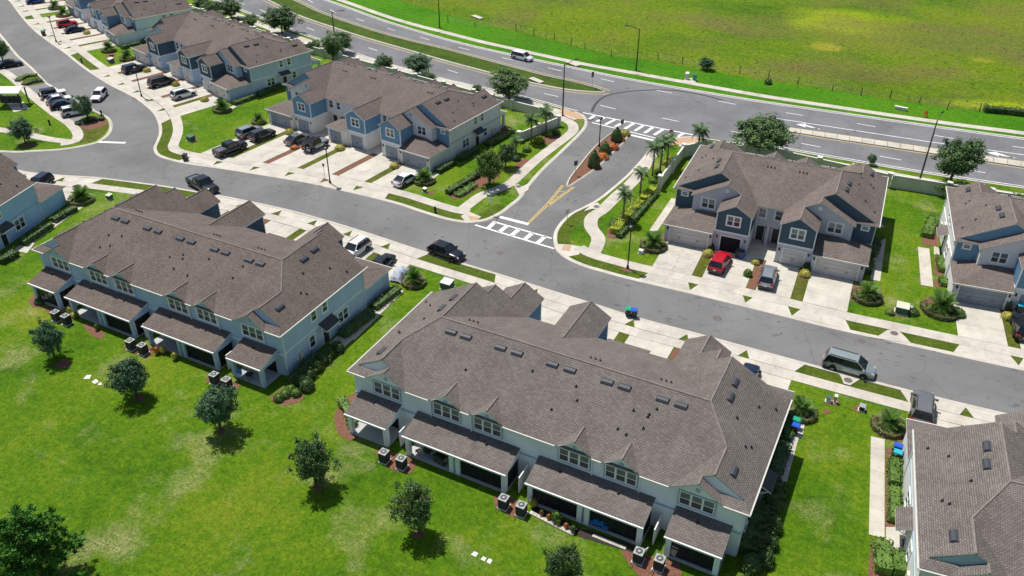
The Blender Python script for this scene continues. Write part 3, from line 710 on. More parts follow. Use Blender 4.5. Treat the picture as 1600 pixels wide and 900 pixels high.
# parking court
struct(fill(west_edge[8:41] + [(-127.12,90.06),(-125.2,84.68),(-129.77,85.74),(-140.83,89.7),(-153.04,93.67),(-158.97,95.34),(-180.8,102.42)], .0052, 'asphalt_bay'), 'parking_bay')
mb = MB('concrete_kerb'); line_strip([(-195.98,118.18),(-180.15,110.71),(-164.48,103.15),(-155.19,99.4),(-145.8,95.17),(-141.09,93.89),(-133.97,91.9),(-127.12,90.06)], .45, .0105, 'concrete_kerb', mb=mb); struct(mb, 'kerb')
mb = MB('road_white')
for a, b_ in [((-156.82,99.79),(-158.33,96.5)),((-141.02,93.56),(-141.37,90.12)),((-137.58,92.83),(-137.29,88.76)),((-134.33,92.06),(-133.0,87.3)),((-130.8,91.15),(-128.53,85.75)),((-168.51,105.13),(-168.55,101.44))]: line_strip([a, b_], .11, .0105, 'road_white', mb=mb)
struct(mb, 'bay_line')
struct(fill([(-153.51,94.01),(-151.75,97.73),(-146.05,95.23),(-147.94,91.58)], .05, 'lawn_strip'), 'planting_island')
struct(fill([(-124.83,84.25),(-125.44,87.06),(-124.94,88.6),(-122.03,88.22),(-119.21,86.29),(-117.28,83.71),(-116.35,81.03),(-117.68,79.21),(-120.27,81.85)], .02, 'lawn_strip'), 'planting_island')
struct(fill([(-125.2,84.68),(-124.94,88.6),(-121.81,88.02),(-119.93,86.52),(-120.69,83.7),(-123.2,83.28)], .035, 'mulch'), 'mulch_bed')
# mulch beds
isl = smooth_line([(-43.26,101.21),(-43.95,103.89),(-44.46,109.07),(-44.91,114.63),(-44.9,119.1),(-44.59,122.47),(-43.96,124.3),(-42.6,123.96),(-41.62,122.27),(-41.26,118.75),(-41.36,114.87),(-41.37,110.43),(-41.71,107.01),(-42.2,103.86),(-42.64,101.41),(-43.26,101.21)])
kerb('kerb', isl[::-1], .28, .14)
for P in [[(-43.26,101.43),(-43.87,103.94),(-44.37,109.11),(-44.82,114.68),(-44.81,119.15),(-44.5,122.52),(-43.86,124.35),(-42.55,123.84),(-41.62,121.98),(-41.35,118.7),(-41.45,114.83),(-41.45,110.39),(-41.79,106.96),(-42.29,103.82),(-42.77,101.46)],[(-32.22,90.2),(-33.14,91.6),(-33.18,93.51),(-32.76,97.14),(-32.06,101.49),(-31.5,105.76),(-31.38,107.65),(-30.59,106.47),(-30.98,101.63),(-31.29,96.89),(-31.21,92.61),(-31.29,90.31)],[(-27.26,90.23),(-27.15,91.37),(-26.59,95.02),(-25.48,93.54),(-24.62,89.48),(-25.86,89.18),(-26.66,88.59)],[(-2.3,90.76),(-2.29,93.06),(-1.71,95.1),(0.67,94.14),(1.23,90.82),(0.02,89.46),(-1.99,89.73)],[(2.47,90.31),(2.85,91.23),(4.19,91.49),(4.47,90.07),(3.65,88.94),(2.76,89.03)],[(5.36,92.1),(5.34,93.85),(5.79,94.98),(8.54,94.93),(8.79,91.06),(7.51,90.53),(5.96,90.71)],[(4.05,107.13),(3.85,108.49),(4.42,112.59),(4.8,115.76),(5.41,116.08),(5.9,107.73)],[(5.6,104.92),(6.17,105.21),(6.97,100.43),(6.08,99.97)],[(6.07,99.16),(7.03,99.66),(7.39,97.65),(6.3,97.23)],[(-42.82,46.18),(-43.33,47.56),(-43.41,49.01),(-43.15,50.23),(-41.35,48.17),(-40.4,45.84),(-39.04,44.98),(-39.53,44.16),(-41.04,44.52)],[(-36.52,44.05),(-36.59,44.75),(-33.42,45.02),(-32.42,44.73),(-32.24,43.41),(-33.58,42.98),(-34.97,43.22)],[(-24.4,44.13),(-24.39,44.7),(-23.07,45.14),(-21.11,44.39),(-20.96,43.38),(-22.29,43.15),(-23.72,43.44)],[(-12.67,43.98),(-12.48,44.36),(-11.23,44.51),(-8.12,45.07),(-7.61,43.97),(-10.45,42.37),(-11.48,42.99)],[(-85.99,45.93),(-86.59,47.4),(-85.47,47.39),(-83.5,46.35),(-83.48,45.5),(-84.47,45.27)],[(-83.09,45.7),(-82.76,46.45),(-80.4,46.25),(-78.39,45.63),(-78.07,44.7),(-80.08,44.74)],[(-76.57,45.48),(-76.12,46.12),(-73.02,45.6),(-72.47,44.71),(-73.61,44.51)],[(-69.26,44.6),(-69.76,45.74),(-67.21,46.18),(-65.58,45.53),(-65.59,44.67),(-67.08,44.5)],[(-57.72,44.65),(-58.04,45.51),(-55.89,45.6),(-53.99,45.92),(-53.78,45.14),(-55.16,44.64),(-56.58,44.35)],[(-50.16,45.49),(-49.94,47.14),(-48.75,48.64),(-47.43,48.0),(-47.01,46.49),(-48.02,45.33),(-49.21,45.14)],[(5.1,52.63),(5.02,54.31),(5.22,54.64),(6.09,55.16),(6.93,54.29),(7.36,51.74),(5.3,50.47)],[(4.68,66.2),(5.15,66.44),(6.66,56.65),(5.86,56.23)],[(3.04,69.22),(3.13,70.28),(3.78,71.64),(5.65,71.59),(6.07,67.67),(4.42,67.39),(3.46,67.85)],[(-4.67,68.73),(-3.82,70.03),(-2.58,69.39),(-1.93,67.85),(-2.41,66.58),(-3.66,66.24)],[(-1.67,70.4),(-1.37,71.09),(-0.22,71.15),(-0.29,70.16),(-1.21,69.89)],[(1.14,70.59),(1.45,71.28),(2.23,71.26),(2.38,70.61),(1.75,70.07),(1.27,70.13)],[(-1.5,68.79),(-0.86,69.23),(-0.65,68.72),(-1.29,68.28)],[(-57.0,90.84),(-57.3,92.94),(-56.66,97.96),(-55.93,101.54),(-54.48,102.3),(-52.99,98.68),(-53.68,96.44),(-54.13,93.47),(-54.86,90.21)],[(-56.57,104.78),(-56.36,107.54),(-55.04,107.16),(-54.33,104.92),(-55.32,103.88)],[(-53.97,115.21),(-53.4,118.14),(-51.27,117.49),(-50.94,114.79),(-52.14,113.04)],[(-52.95,103.1),(-53.1,106.6),(-51.59,106.87),(-51.08,104.08)],[(-76.47,85.44),(-75.64,87.06),(-74.0,86.73),(-73.52,85.36),(-74.58,84.8)],[(-28.06,83.78),(-27.74,85.12),(-26.88,85.06),(-26.56,83.75),(-27.49,83.59)],[(-125.68,96.96),(-126.2,99.18),(-123.86,98.62),(-123.11,96.91)],[(-165.96,112.2),(-165.9,113.71),(-163.72,112.9),(-163.79,111.41)],[(-51.41,70.29),(-51.29,72.49),(-48.67,71.56),(-47.33,69.72),(-48.64,68.42),(-50.17,68.55)],[(-149.32,112.05),(-150.39,113.78),(-147.53,112.54),(-146.93,111.07)],[(-59.95,90.64),(-59.41,91.15),(-58.71,90.17),(-59.43,89.8)],[(-103.96,88.68),(-103.43,89.82),(-101.59,88.5),(-102.12,87.38)],[(-148.79,111.43),(-147.75,112.43),(-143.96,109.56),(-145.72,109.07)],[(-73.12,39.25),(-73.37,40.08),(-72.94,40.61),(-71.95,40.38),(-71.58,39.69),(-72.26,39.19)],[(-62.1,39.67),(-61.72,40.13),(-60.91,39.88),(-60.8,39.28),(-61.38,39.11)],[(-51.42,39.9),(-51.18,40.27),(-50.61,40.08),(-50.49,39.53),(-50.95,39.3)],[(-39.06,38.34),(-38.5,38.79),(-37.94,38.45),(-38.08,37.97),(-38.56,37.82)],[(-28.6,37.98),(-27.94,38.51),(-27.4,38.15),(-27.71,37.62),(-28.23,37.53)],[(-125.43,74.61),(-123.89,75.92),(-122.6,75.22),(-124.08,73.94)],[(-1.22,101.7),(-1.22,106.4),(-0.63,106.71),(-0.64,102.0)],[(-67.87,109.36),(-67.43,111.07),(-61.44,117.25),(-59.27,115.36),(-62.77,104.72),(-65.25,106.16)],[(-97.11,103.23),(-97.09,104.54),(-94.85,102.5),(-94.88,101.23)]]:
    struct(fill(P, .02, 'mulch'), 'mulch_bed')
# bare, worn patches of the big lawn and buried utility lids
mb = MB('stone_white')
for P in [[(-23.18,38.21),(-23.1,38.6),(-22.72,38.59),(-22.74,38.16)],[(-22.27,38.15),(-22.22,38.49),(-21.9,38.48),(-21.91,38.13)],[(-21.74,38.15),(-21.73,38.54),(-21.41,38.53),(-21.37,38.1)]]: fill(P, .015, 'stone_white', mb)
for P in [[(-68.76,39.13),(-68.92,39.74),(-68.52,39.95),(-68.19,39.43)],[(-67.6,39.17),(-67.61,39.73),(-67.05,39.57),(-67.07,39.11)],[(-66.78,39.26),(-66.74,39.62),(-66.36,39.37),(-66.57,39.15)]]: fill(P, .015, 'stone_white', mb)
struct(mb, 'utility_lid')

# ---------------------------------------------------------------- townhouse rows
def window_mesh(w, h, cols, rows, trim, blind=True):
    "outer trim, sashes and muntins; local x right, z up, outward -y"
    mb = MB(trim); t = .11
    mb.box(-w / 2 - t, w / 2 + t, -.05, .03, -t, 0, trim); mb.box(-w / 2 - t, w / 2 + t, -.05, .03, h, h + t, trim)
    mb.box(-w / 2 - t, -w / 2, -.05, .03, 0, h, trim); mb.box(w / 2, w / 2 + t, -.05, .03, 0, h, trim)
    return mb
WCACHE = {}
def window(root, w, h, pos, rz, cols=1, trim='trim_white', sash=True):
    "window > frame, panes"
    key = (round(w, 2), round(h, 2), cols, trim)
    if key not in WCACHE:
        tm = window_mesh(w, h, cols, 2, trim)
        fm = MB('trim_white'); e = .085
        pw = w / cols
        panes = []
        for c in range(cols):
            x0, x1 = -w / 2 + c * pw, -w / 2 + (c + 1) * pw
            fm.box(x0, x0 + e, -.03, .02, 0, h); fm.box(x1 - e, x1, -.03, .02, 0, h)
            fm.box(x0 + e, x1 - e, -.03, .02, 0, e); fm.box(x0 + e, x1 - e, -.03, .02, h - e, h); fm.box(x0 + e, x1 - e, -.035, .02, h / 2 - .03, h / 2 + .03)
            for k, mt in ((0, 'pane_lower'), (1, 'pane_upper')):
                z0, z1 = (e, h / 2 - .03) if k == 0 else (h / 2 + .03, h - e)
                p = MB(mt); y = .0 if k == 0 else -.012
                p.poly([(x0 + e, y, z0), (x1 - e, y, z0), (x1 - e, y, z1), (x0 + e, y, z1)]); panes.append(p.mesh('pane'))
        WCACHE[key] = (tm.mesh('window'), fm.mesh('frame'), panes)
    tm, fm, panes = WCACHE[key]
    o = put(tm, 'window', root, pos, rz)
    put(fm, 'frame', o)
    for p in panes: put(p, 'pane', o)
    return o
GC = {}
def garage_door(root, w, pos, mat, rz=0., h=2.15):
    key = (w, mat, h)
    if key not in GC:
        tr = MB('trim_white'); tr.box(-w / 2 - .12, -w / 2, -.06, .02, 0, h + .12); tr.box(w / 2, w / 2 + .12, -.06, .02, 0, h + .12); tr.box(-w / 2, w / 2, -.06, .02, h, h + .12)
        ps = []
        n = 4; nx = max(2, round(w / 1.22))
        for k in range(n):
            p = MB(mat); z0, z1 = k * h / n + .01, (k + 1) * h / n - .01
            p.box(-w / 2, w / 2, -.02, .02, z0, z1)
            for i in range(nx):
                a = -w / 2 + (i + .1) * w / nx; b_ = -w / 2 + (i + .9) * w / nx
                p.box(a, b_, -.04, -.018, z0 + .09, z1 - .09)
            ps.append(p.mesh('door_panel'))
        hd = []
        for x in ((-.12, .12) if w < 3 else (-w / 4 - .12, -w / 4 + .12, w / 4 - .12, w / 4 + .12)): q_ = MB('pole_black'); q_.box(x - .03, x + .03, -.09, -.035, h * .36, h * .46); hd.append(q_.mesh('handle'))
        GC[key] = (tr.mesh('garage_door'), ps, hd)
    tr, ps, hd = GC[key]
    o = put(tr, 'garage_door', root, pos, rz)
    for p in ps: put(p, 'door_panel', o)
    for q_ in hd: put(q_, 'handle', o)
def roof_planes(k, n6):
    "sloping planes of the right half; all in building metres"
    z = lambda u, v, kind: {'F': 5.4 + .405 * (v - 3.9), 'R': 5.4 + .405 * (19.3 - v), 'I': 5.4 + .58 * (u - 1.55 - k), 'O': 5.4 + .553 * (12.57 + k - u), 'J': 5.4 + .58 * (u - 6.28 - k)}[kind]
    P = []
    uw = 6.93 + k
    P.append([(0, 11.6, 8.52), (uw, 11.6, 8.52), (1.55 + k, 3.9, 5.4), (0, 3.9, 5.4)])
    P.append([(uw, 11.6, 8.52), (uw, 4.85, 8.52), (5.6 + k, 4.85, z(5.6 + k, 0, 'I')), (5.6 + k, 3.25, z(5.6 + k, 0, 'I')), (3.8 + k, 3.25, z(3.8 + k, 0, 'I')), (3.8 + k, .1, z(3.8 + k, 0, 'I')), (1.55 + k, .1, 5.4), (1.55 + k, 3.9, 5.4)])
    P.append([(uw, 11.6, 8.52), (uw, 4.85, 8.52), (12.17 + k, 4.85, 5.62), (12.57 + k, 4.45, 5.4), (12.57 + k, 19.3, 5.4), (11.92 + k, 18.3, 5.76), (9.35 + k, 18.3, 7.18), (9.35 + k, 14.9, 7.18)])
    P.append([(12.57 + k, 4.45, 5.4), (12.17 + k, 5.0, 5.62), (9.62 + k, 5.0, 5.62), (10.03 + k, 4.45, 5.4)])
    P.append([(5.6 + k, 3.25, 7.75), (5.6 + k, 5.0, 7.75), (9.62 + k, 5.0, 5.62), (10.03 + k, 4.45, 5.4), (10.03 + k, 3.25, 5.4)])
    P.append([(3.8 + k, .1, 6.705), (3.8 + k, 3.6, 6.705), (6.05 + k, 3.6, 5.4), (6.05 + k, .1, 5.4)])
    P.append([(0, 11.6, 8.52), (uw, 11.6, 8.52), (9.35 + k, 14.9, 7.18), (6.28 + k, 19.3, 5.4), (0, 19.3, 5.4)])
    P.append([(9.35 + k, 14.9, 7.18), (9.35 + k, 18.3, 7.18), (8.45 + k, 18.3, 6.66), (8.45 + k, 19.3, 6.66), (6.28 + k, 19.3, 5.4)])
    P.append([(8.45 + k, 18.5, 6.66), (8.45 + k, 19.3, 6.66), (10.55 + k, 19.3, 5.4), (9.95 + k, 18.5, 5.76)])
    P.append([(10.55 + k, 19.3, 5.4), (12.57 + k, 19.3, 5.4), (12.0 + k, 18.45, 5.74), (9.95 + k, 18.45, 5.74)])
    return P
def mir(P): return [(-x, y, z) for x, y, z in P][::-1]
def gable_pair(u0, hw, vf, z0, ze, plane):
    "two slopes of a small cross gable; plane(z) gives v where the ridge or eave meets the big slope"
    return [[(u0, vf, z0), (u0, plane(z0), z0), (u0 + s * hw, plane(ze), ze), (u0 + s * hw, vf, ze)] for s in (-1, 1)]
def townhouse(label, fr, units, c, sz=1., group='townhouse rows', screens=(), mid=True, detail=2, open_doors=()):
    x, y, a, sx, sy = fr
    root = empty('townhouse_row', (x, y, 0), a, (sx, sy, sz))
    tag(root, label, 'townhouses', group)
    k = 0. if units == 4 else 6.1
    n6 = units == 6
    e = 12.2 + k                                        # outer wall of the end units
    shg = c.get('shingle', 'shingle')
    # ---- walls
    g = MB(c['lower'])
    def B(mb, u0, u1, v0, v1, z0, z1, mat=None): mb.box(u0, u1, v0, v1, z0, z1, mat)
    B(g, -e, e, 5.15, 18.95, 0, 2.72)
    for s in (1, -1):
        def M(u0, u1): return (u0, u1) if s > 0 else (-u1, -u0)
        B(g, *M(1.75 + k, 6.1 + k), .5, 5.6, 0, 2.70)
        B(g, *M(6.05 + k, 12.12 + k), .0, 5.62, 0, 2.46)
        B(g, *M(6.05 + k, 12.0 + k), 4.78, 5.64, 2.46, 2.71)
    if n6:
        B(g, .35, 4.5, .5, 5.6, 0, 2.70); B(g, -3.95, .5, .2, 5.61, 0, 2.46)
    else:
        B(g, -.2, .2, 4.25, 5.4, 0, 2.69)
    g.build('ground_wall', root)
    t = MB(c['upper'])
    B(t, -e + .03, e - .03, 4.8, 18.92, 2.72, 5.36)
    B(t, -3.6 - k, 3.6 + k, 4.2, 6, 2.70, 5.36)
    for s in (1, -1):
        t.vwall([(s * (3.7 + k), 2.7), (s * (9.75 + k), 2.7), (s * (9.75 + k), 5.4), (s * (5.6 + k), 7.58), (s * (3.7 + k), 6.45)], 3.6, 4.95, c['upper'])
        t.vwall([(s * (6.35 + k), 5.3), (s * (10.45 + k), 5.3), (s * (8.45 + k), 6.5)], 18.6, 19.06, c['upper'])
    rg = [s * q for s in (1, -1) for q in ((4.1, 8.25) if n6 else (2.1,))]
    for u in rg: t.vwall([(u - 1.55, 5.3), (u + 1.55, 5.3), (u, 6.2)], 18.6, 19.06, c['upper'])
    t.build('upper_wall', root)
    # storey band
    bd = MB(c['band']); bd.box(-e - .025, e + .025, 5.2, 18.985, 2.62, 2.80); bd.build('storey_band', root)
    # accent clad bays, gable strips and end recess
    bays = [(1.75 + k, 5.95 + k), (-5.95 - k, -1.75 - k)] + ([(.35, 4.5)] if n6 else [])
    for u0, u1 in bays:
        b_ = MB(c['accent']); um = (u0 + u1) / 2
        b_.vwall([(u0, 2.72), (u1, 2.72), (u1, 5.4), (um, 6.55), (u0, 5.4)], .45, 4.6, c['accent'])
        o = b_.build('bay', root)
        bt = MB(c['accent'])
        for q in range(1, 11):
            uu = u0 + (u1 - u0) * q / 11
            top = 5.4 + 1.15 * (1 - abs(uu - um) / ((u1 - u0) / 2)) - .05
            bt.box(uu - .025, uu + .025, .42, .455, 2.9, top)
        for q in range(1, 9):
            vv = .45 + 3.3 * q / 9
            bt.box(u0 - .03, u0 + .005, vv - .025, vv + .025, 2.9, 5.35); bt.box(u1 - .005, u1 + .03, vv - .025, vv + .025, 2.9, 5.35)
        bo = bt.build('batten', o); bo['kind'] = 'stuff'
        tr = MB('trim_white')
        tr.box(u0 - .05, u1 + .05, .40, 4.0, 2.66, 2.86)
        for uu in (u0 - .04, u1 - .08): tr.box(uu, uu + .12, .40, .5, 2.86, 5.35)
        tr.build('trim', o)
        window(root, 1.65, 1.35, (um, .43, 3.75), 0, 2)
    for s in (1, -1):
        sw = MB(c['accent']); sw.vwall([(s * (uw_), z_) for uw_, z_ in ((6.9 + k, 8.36), (11.95 + k, 5.5), (9.5 + k, 5.5), (5.7 + k, 7.6))], 4.97, 5.2, c['accent']); sw.build('gable_strip', root)
        sw = MB(c['rear_strip']); sw.vwall([(s * (uw_), z_) for uw_, z_ in ((9.35 + k, 7.02), (11.8 + k, 5.6), (9.9 + k, 5.6), (8.45 + k, 6.5))], 18.1, 18.28, c['rear_strip']); sw.build('gable_strip', root)
        sw = MB(c['accent']); sw.box(*sorted((s * (9.8 + k), s * (e - .02))), 4.77, 4.85, 2.75, 5.37, c['accent']); sw.build('recess_wall', root)
    # ---- roof
    rf = MB(shg)
    for P in roof_planes(k, n6):
        rf.slab(P, .12, shg, 'trim_eave'); rf.slab(mir(P), .12, shg, 'trim_eave')
    pr = lambda z_: 19.3 - (z_ - 5.4) / .405
    for u in rg:
        for P in gable_pair(u, 1.62, 19.22, 6.34, 5.4, pr): rf.slab(P, .14, shg, 'trim_white')
    if n6:
        pf = lambda z_: 3.9 + (z_ - 5.4) / .405
        for P in gable_pair(2.42, 2.27, .1, 6.72, 5.4, pf): rf.slab(P, .16, shg, 'trim_white')
    rf.build('roof', root)
    # ridge and hip caps
    rc = MB(shg)
    H_ = [((-6.93 - k, 11.6, 8.55), (6.93 + k, 11.6, 8.55))]
    for s in (1, -1):
        H_ += [((s * (6.93 + k), 11.6, 8.55), (s * (6.93 + k), 4.9, 8.55)), ((s * (6.93 + k), 11.6, 8.55), (s * (9.35 + k), 14.9, 7.21)), ((s * (9.35 + k), 14.9, 7.21), (s * (9.35 + k), 18.3, 7.21)),
               ((s * (5.6 + k), 3.3, 7.78), (s * (5.6 + k), 4.9, 7.78)), ((s * (3.8 + k), .15, 6.74), (s * (3.8 + k), 3.5, 6.74)), ((s * (8.45 + k), 18.4, 6.69), (s * (8.45 + k), 19.28, 6.69))]
    for u in rg: H_.append(((u, 17.1, 6.37), (u, 19.2, 6.37)))
    if n6: H_.append(((2.42, .15, 6.75), (2.42, 7.1, 6.75)))
    for p, q in H_:
        rc = MB('ridge_shingle'); dz = Vector((0, 0, -.045)); rc.tube(Vector(p) + dz, Vector(q) + dz, .085, n=8); rc.build('ridge_cap', root)
    # ---- garage roofs
    for s in (1, -1):
        gr = MB(shg)
        for P in ([(6.0 + k, -.35, 2.55), (12.37 + k, -.35, 2.55), (8.42 + k, 3.62, 3.5), (6.0 + k, 3.62, 3.5)],
                  [(12.37 + k, -.35, 2.55), (12.37 + k, 4.78, 2.55), (9.74 + k, 4.78, 3.18), (9.74 + k, 3.62, 3.18), (8.42 + k, 3.62, 3.5)]):
            gr.slab(P if s > 0 else mir(P), .15, shg, 'trim_white')
        gr.build('garage_roof', root)
    if n6:
        gr = MB(shg)
        gr.slab([(-4.2, -.15, 2.55), (.35, -.15, 2.55), (.35, 4.2, 3.62), (.13, 4.2, 3.62)], .15, shg, 'trim_white')
        gr.slab([(-4.2, -.15, 2.55), (.13, 4.2, 3.62), (-4.2, 4.2, 2.55)], .15, shg, 'trim_white')
        gr.build('garage_roof', root)
    # ---- front openings
    for s in (1, -1):
        garage_door(root, 4.88, (s * (9.0 + k), -.02, 0), c['door'])
        u = s * (3.85 + k)
        if u in open_doors or (s * 1 in open_doors):
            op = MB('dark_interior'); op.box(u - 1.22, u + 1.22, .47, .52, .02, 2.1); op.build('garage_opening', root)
            tr = MB('trim_white'); tr.box(u - 1.34, u - 1.22, .44, .52, 0, 2.24); tr.box(u + 1.22, u + 1.34, .44, .52, 0, 2.24); tr.box(u - 1.22, u + 1.22, .44, .52, 2.1, 2.24); tr.build('garage_frame', root)
        else: garage_door(root, 2.6, (u, .48, 0), c['door'])
        window(root, 1.7, 1.4, (s * (7.75 + k), 3.58, 3.88), 0, 2)
        window(root, .8, .55, (s * (11.1 + k), 4.76, 4.45), 0, 1)
        window(root, .95, 1.35, (s * (1.0 if not n6 else 6.7), 4.18, 3.75), 0, 1)
        gv = MB('trim_bluegrey' if c['upper'] != 'wall_lilac' else 'trim_white')
        gv.tube((s * (5.62 + k), 3.59, 6.75), (s * (5.62 + k), 3.54, 6.75), .26, n=14); gv.build('gable_vent', root)
    if n6:
        garage_door(root, 2.6, (2.4, .48, 0), c['door']); garage_door(root, 2.6, (-2.15, .18, 0), c['door'])
        window(root, .95, 1.35, (-5.0, 4.18, 3.75), 0, 1); window(root, .95, 1.35, (5.5, 4.18, 3.75), 0, 1)
    for u in ((-1.0, 1.0) if not n6 else (-7.0, -5.3, 5.4, 6.9)):
        dm = MB('door_dark'); dm.box(u - .46, u + .46, 5.08, 5.16, .06, 2.1); dm.box(u - .56, u - .46, 5.06, 5.16, .0, 2.2, 'trim_white'); dm.box(u + .46, u + .56, 5.06, 5.16, 0, 2.2, 'trim_white'); dm.box(u - .46, u + .46, 5.06, 5.16, 2.1, 2.2, 'trim_white')
        o = dm.build('entry_door', root)
        hb = MB('chrome'); hb.box(u + .32, u + .38, 5.03, 5.08, .95, 1.15); hb.build('handle', o)
    # ---- wall lamps by the garages
    for s in (1, -1):
        for uu, vv in ((6.3 + k, -.002), (11.75 + k, -.002), (2.1 + k, .498), (5.6 + k, .498)):
            wl = MB('pole_black'); wl.box(s * uu - .08, s * uu + .08, vv - .14, vv, 1.75, 2.1); wl.build('wall_lamp', root)
    # ---- side walls: windows, door and awning
    for s in (1, -1):
        rz = R(90) if s > 0 else R(-90); ue = s * (e + .0)
        for v, w_, h_, z_, cc in ((13.7, .85, 1.35, 3.72, 1), (11.85, .85, 1.35, 3.72, 1), (14.5, .95, 1.45, .85, 1), (9.1, 1.75, 1.45, .85, 2)):
            window(root, w_, h_, (s * (e + .02) if z_ < 2.7 else s * (e - .01), v, z_), rz, cc)
        dm = MB('trim_white'); q = lambda a_, b_: tuple(sorted((s * (e + a_), s * (e + b_))))
        dm.box(*q(0, .05), 11.68, 11.8, 0, 2.15); dm.box(*q(0, .05), 12.7, 12.82, 0, 2.15); dm.box(*q(0, .05), 11.8, 12.7, 2.05, 2.15); dm.box(*q(0, .03), 11.8, 12.7, .05, 2.05, 'door_dark')
        o = dm.build('entry_door', root); hb = MB('chrome'); hb.box(*q(.03, .08), 12.5, 12.58, .95, 1.1); hb.build('handle', o)
        aw = MB('awning_dark'); P = [(s * (e + .0), 10.9, 2.95), (s * (e + .0), 13.3, 2.95), (s * (e + 1.15), 13.3, 2.4), (s * (e + 1.15), 10.9, 2.4)]
        aw.slab(P, .12, c.get('awning', 'awning_dark'), 'trim_white')
        o = aw.build('awning', root)
        for v in (11.0, 13.2): br = MB('trim_white'); br.tube((s * (e + .05), v, 1.75), (s * (e + 1.0), v, 2.38), .05, n=6); br.build('bracket', o)
        for v in (5.0, 18.7): ds = MB('trim_white'); ds.box(*q(.0, .09), v, v + .1, .05, 5.25); ds.build('downspout', root)
        for v0, v1, z0, z1 in ((16.2, 16.7, .6, 1.5), (17.0, 17.3, .9, 1.3)): mt = MB('utility_cream'); mt.box(*q(0, .16), v0, v1, z0, z1); mt.build('meter_box', root)
    # gutters with their white fascia line
    for s in (1, -1):
        q = lambda a_, b_: tuple(sorted((s * a_, s * b_)))
        for bx in ((*q(12.565 + k, 12.69 + k), 4.4, 19.35, 5.29, 5.385), (*q(10.6 + k, 12.68 + k), 19.30, 19.42, 5.29, 5.385), (*q(6.1 + k, 12.4 + k), -.46, -.35, 2.42, 2.56)):
            gt = MB('trim_eave'); gt.box(*bx); gt.build('gutter', root)
    us = sorted([-6.2 - k] + [u + q_ * 1.65 for u in rg for q_ in (-1, 1)] + [6.2 + k])
    for u0, u1 in zip(us[::2], us[1::2]): gt = MB('trim_eave'); gt.box(u0, u1, 19.305, 19.42, 5.29, 5.385); gt.build('gutter', root)
    # ---- rear openings
    for s in (1, -1): window(root, 2.85, 1.4, (s * (8.5 + k), 18.99, 3.68), R(180), 3, c['rear_trim'])
    for u in rg: window(root, 2.75, 1.4, (u, 18.99, 3.68), R(180), 3, c['rear_trim'])
    for u in rg + [8.45 + k, -8.45 - k]: gv = MB('trim_bluegrey'); gv.tube((u, 19.05, 5.68 if u in rg else 5.8), (u, 19.1, 5.68 if u in rg else 5.8), .2, n=12); gv.build('gable_vent', root)
    for u in rg + [6.5 + k, -6.5 - k]:
        uu = u + 1.62 if u > 0 else u - 1.62
        if abs(u) < 6.4 + k: ds = MB('trim_white'); ds.box(uu - .045, uu + .045, 18.96, 19.06, 3.1, 5.3); ds.build('downspout', root)
    # ---- rear porches
    por = [(6.95 + k, 11.55 + k, 1), (-11.55 - k, -6.95 - k, 1)] + ([(.9, 11.35, 2), (-11.35, -.9, 2)] if n6 else [(-5.2, 5.2, 2)])
    for i, (u0, u1, nb) in enumerate(por):
        pm = MB(shg); pm.slab([(u0, 18.93, 3.25), (u1, 18.93, 3.25), (u1, 21.7, 2.5), (u0, 21.7, 2.5)], .13, shg, 'trim_white')
        o = pm.build('porch_roof', root)
        bm_ = MB(c['upper']); bm_.box(u0 + .15, u1 - .15, 21.2, 21.45, 2.1, 2.42); bm_.build('beam', o)
        for uu in (u0 + .15, u1 - .4):
            p = [(uu, 18.95, 2.1), (uu + .25, 18.95, 2.1), (uu + .25, 21.2, 2.1), (uu, 21.2, 2.1), (uu, 18.95, 3.08), (uu + .25, 18.95, 3.08), (uu + .25, 21.2, 2.5), (uu, 21.2, 2.5)]
            bm_ = MB(c['upper']); bm_.hexa(p); bm_.build('beam', o)
        gq = MB('trim_white'); gq.box(u0, u1, 21.7, 21.81, 2.34, 2.5); gq.build('gutter', o)
        fl = MB('concrete_patio'); fl.box(u0 + .1, u1 - .1, 18.95, 21.5, 0, .07); fl.build('porch_floor', root)
        cols = [u0 + .35, u1 - .35] + ([(u0 + u1) / 2 - .33, (u0 + u1) / 2 + .33] if nb == 2 else [])
        for uc in cols:
            cm = MB(c['upper']); cm.box(uc - .21, uc + .21, 21.08, 21.48, .0, 2.12); cm.build('column', root)
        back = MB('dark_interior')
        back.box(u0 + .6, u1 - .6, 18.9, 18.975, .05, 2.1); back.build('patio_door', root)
        for j in range(nb):
            a0 = u0 + .56 if j == 0 else (u0 + u1) / 2 + .54
            a1 = (u0 + u1) / 2 - .54 if (nb == 2 and j == 0) else u1 - .56
            if (i, j) in screens:
                sc = MB('insect_screen'); sc.box(a0, a1, 21.2, 21.22, .07, 2.1); so_ = sc.build('screen_panel', root)
                fm = MB('screen_frame')
                for q in range(5): uq = a0 + (a1 - a0 - .05) * q / 4; fm.box(uq, uq + .05, 21.17, 21.25, .07, 2.1)
                fm.box(a0, a1, 21.17, 21.25, .9, .96); fm.build('frame', so_)
                side = u0 + .2 if j == 0 else u1 - .25
                if nb == 1 or True:
                    s2_ = MB('insect_screen'); s2_.box(side, side + .02, 19.0, 21.05, .07, 2.1); s2_.build('screen_panel', root)
        if nb == 2:
            dv = MB(c['upper']); um = (u0 + u1) / 2; dv.box(um - .1, um + .1, 18.96, 21.1, .0, 2.4); dv.build('party_wall', root)
    for u in ((0.06, 12.2, -12.05) if n6 else (6.05, -6.05)):
        pv = MB('white_paint'); pv.box(u - .05, u + .05, 18.98, 20.9, .05, 1.85); pv.build('privacy_panel', root)
    # ---- roof vents and pipes
    vm = ROOFV['vent']
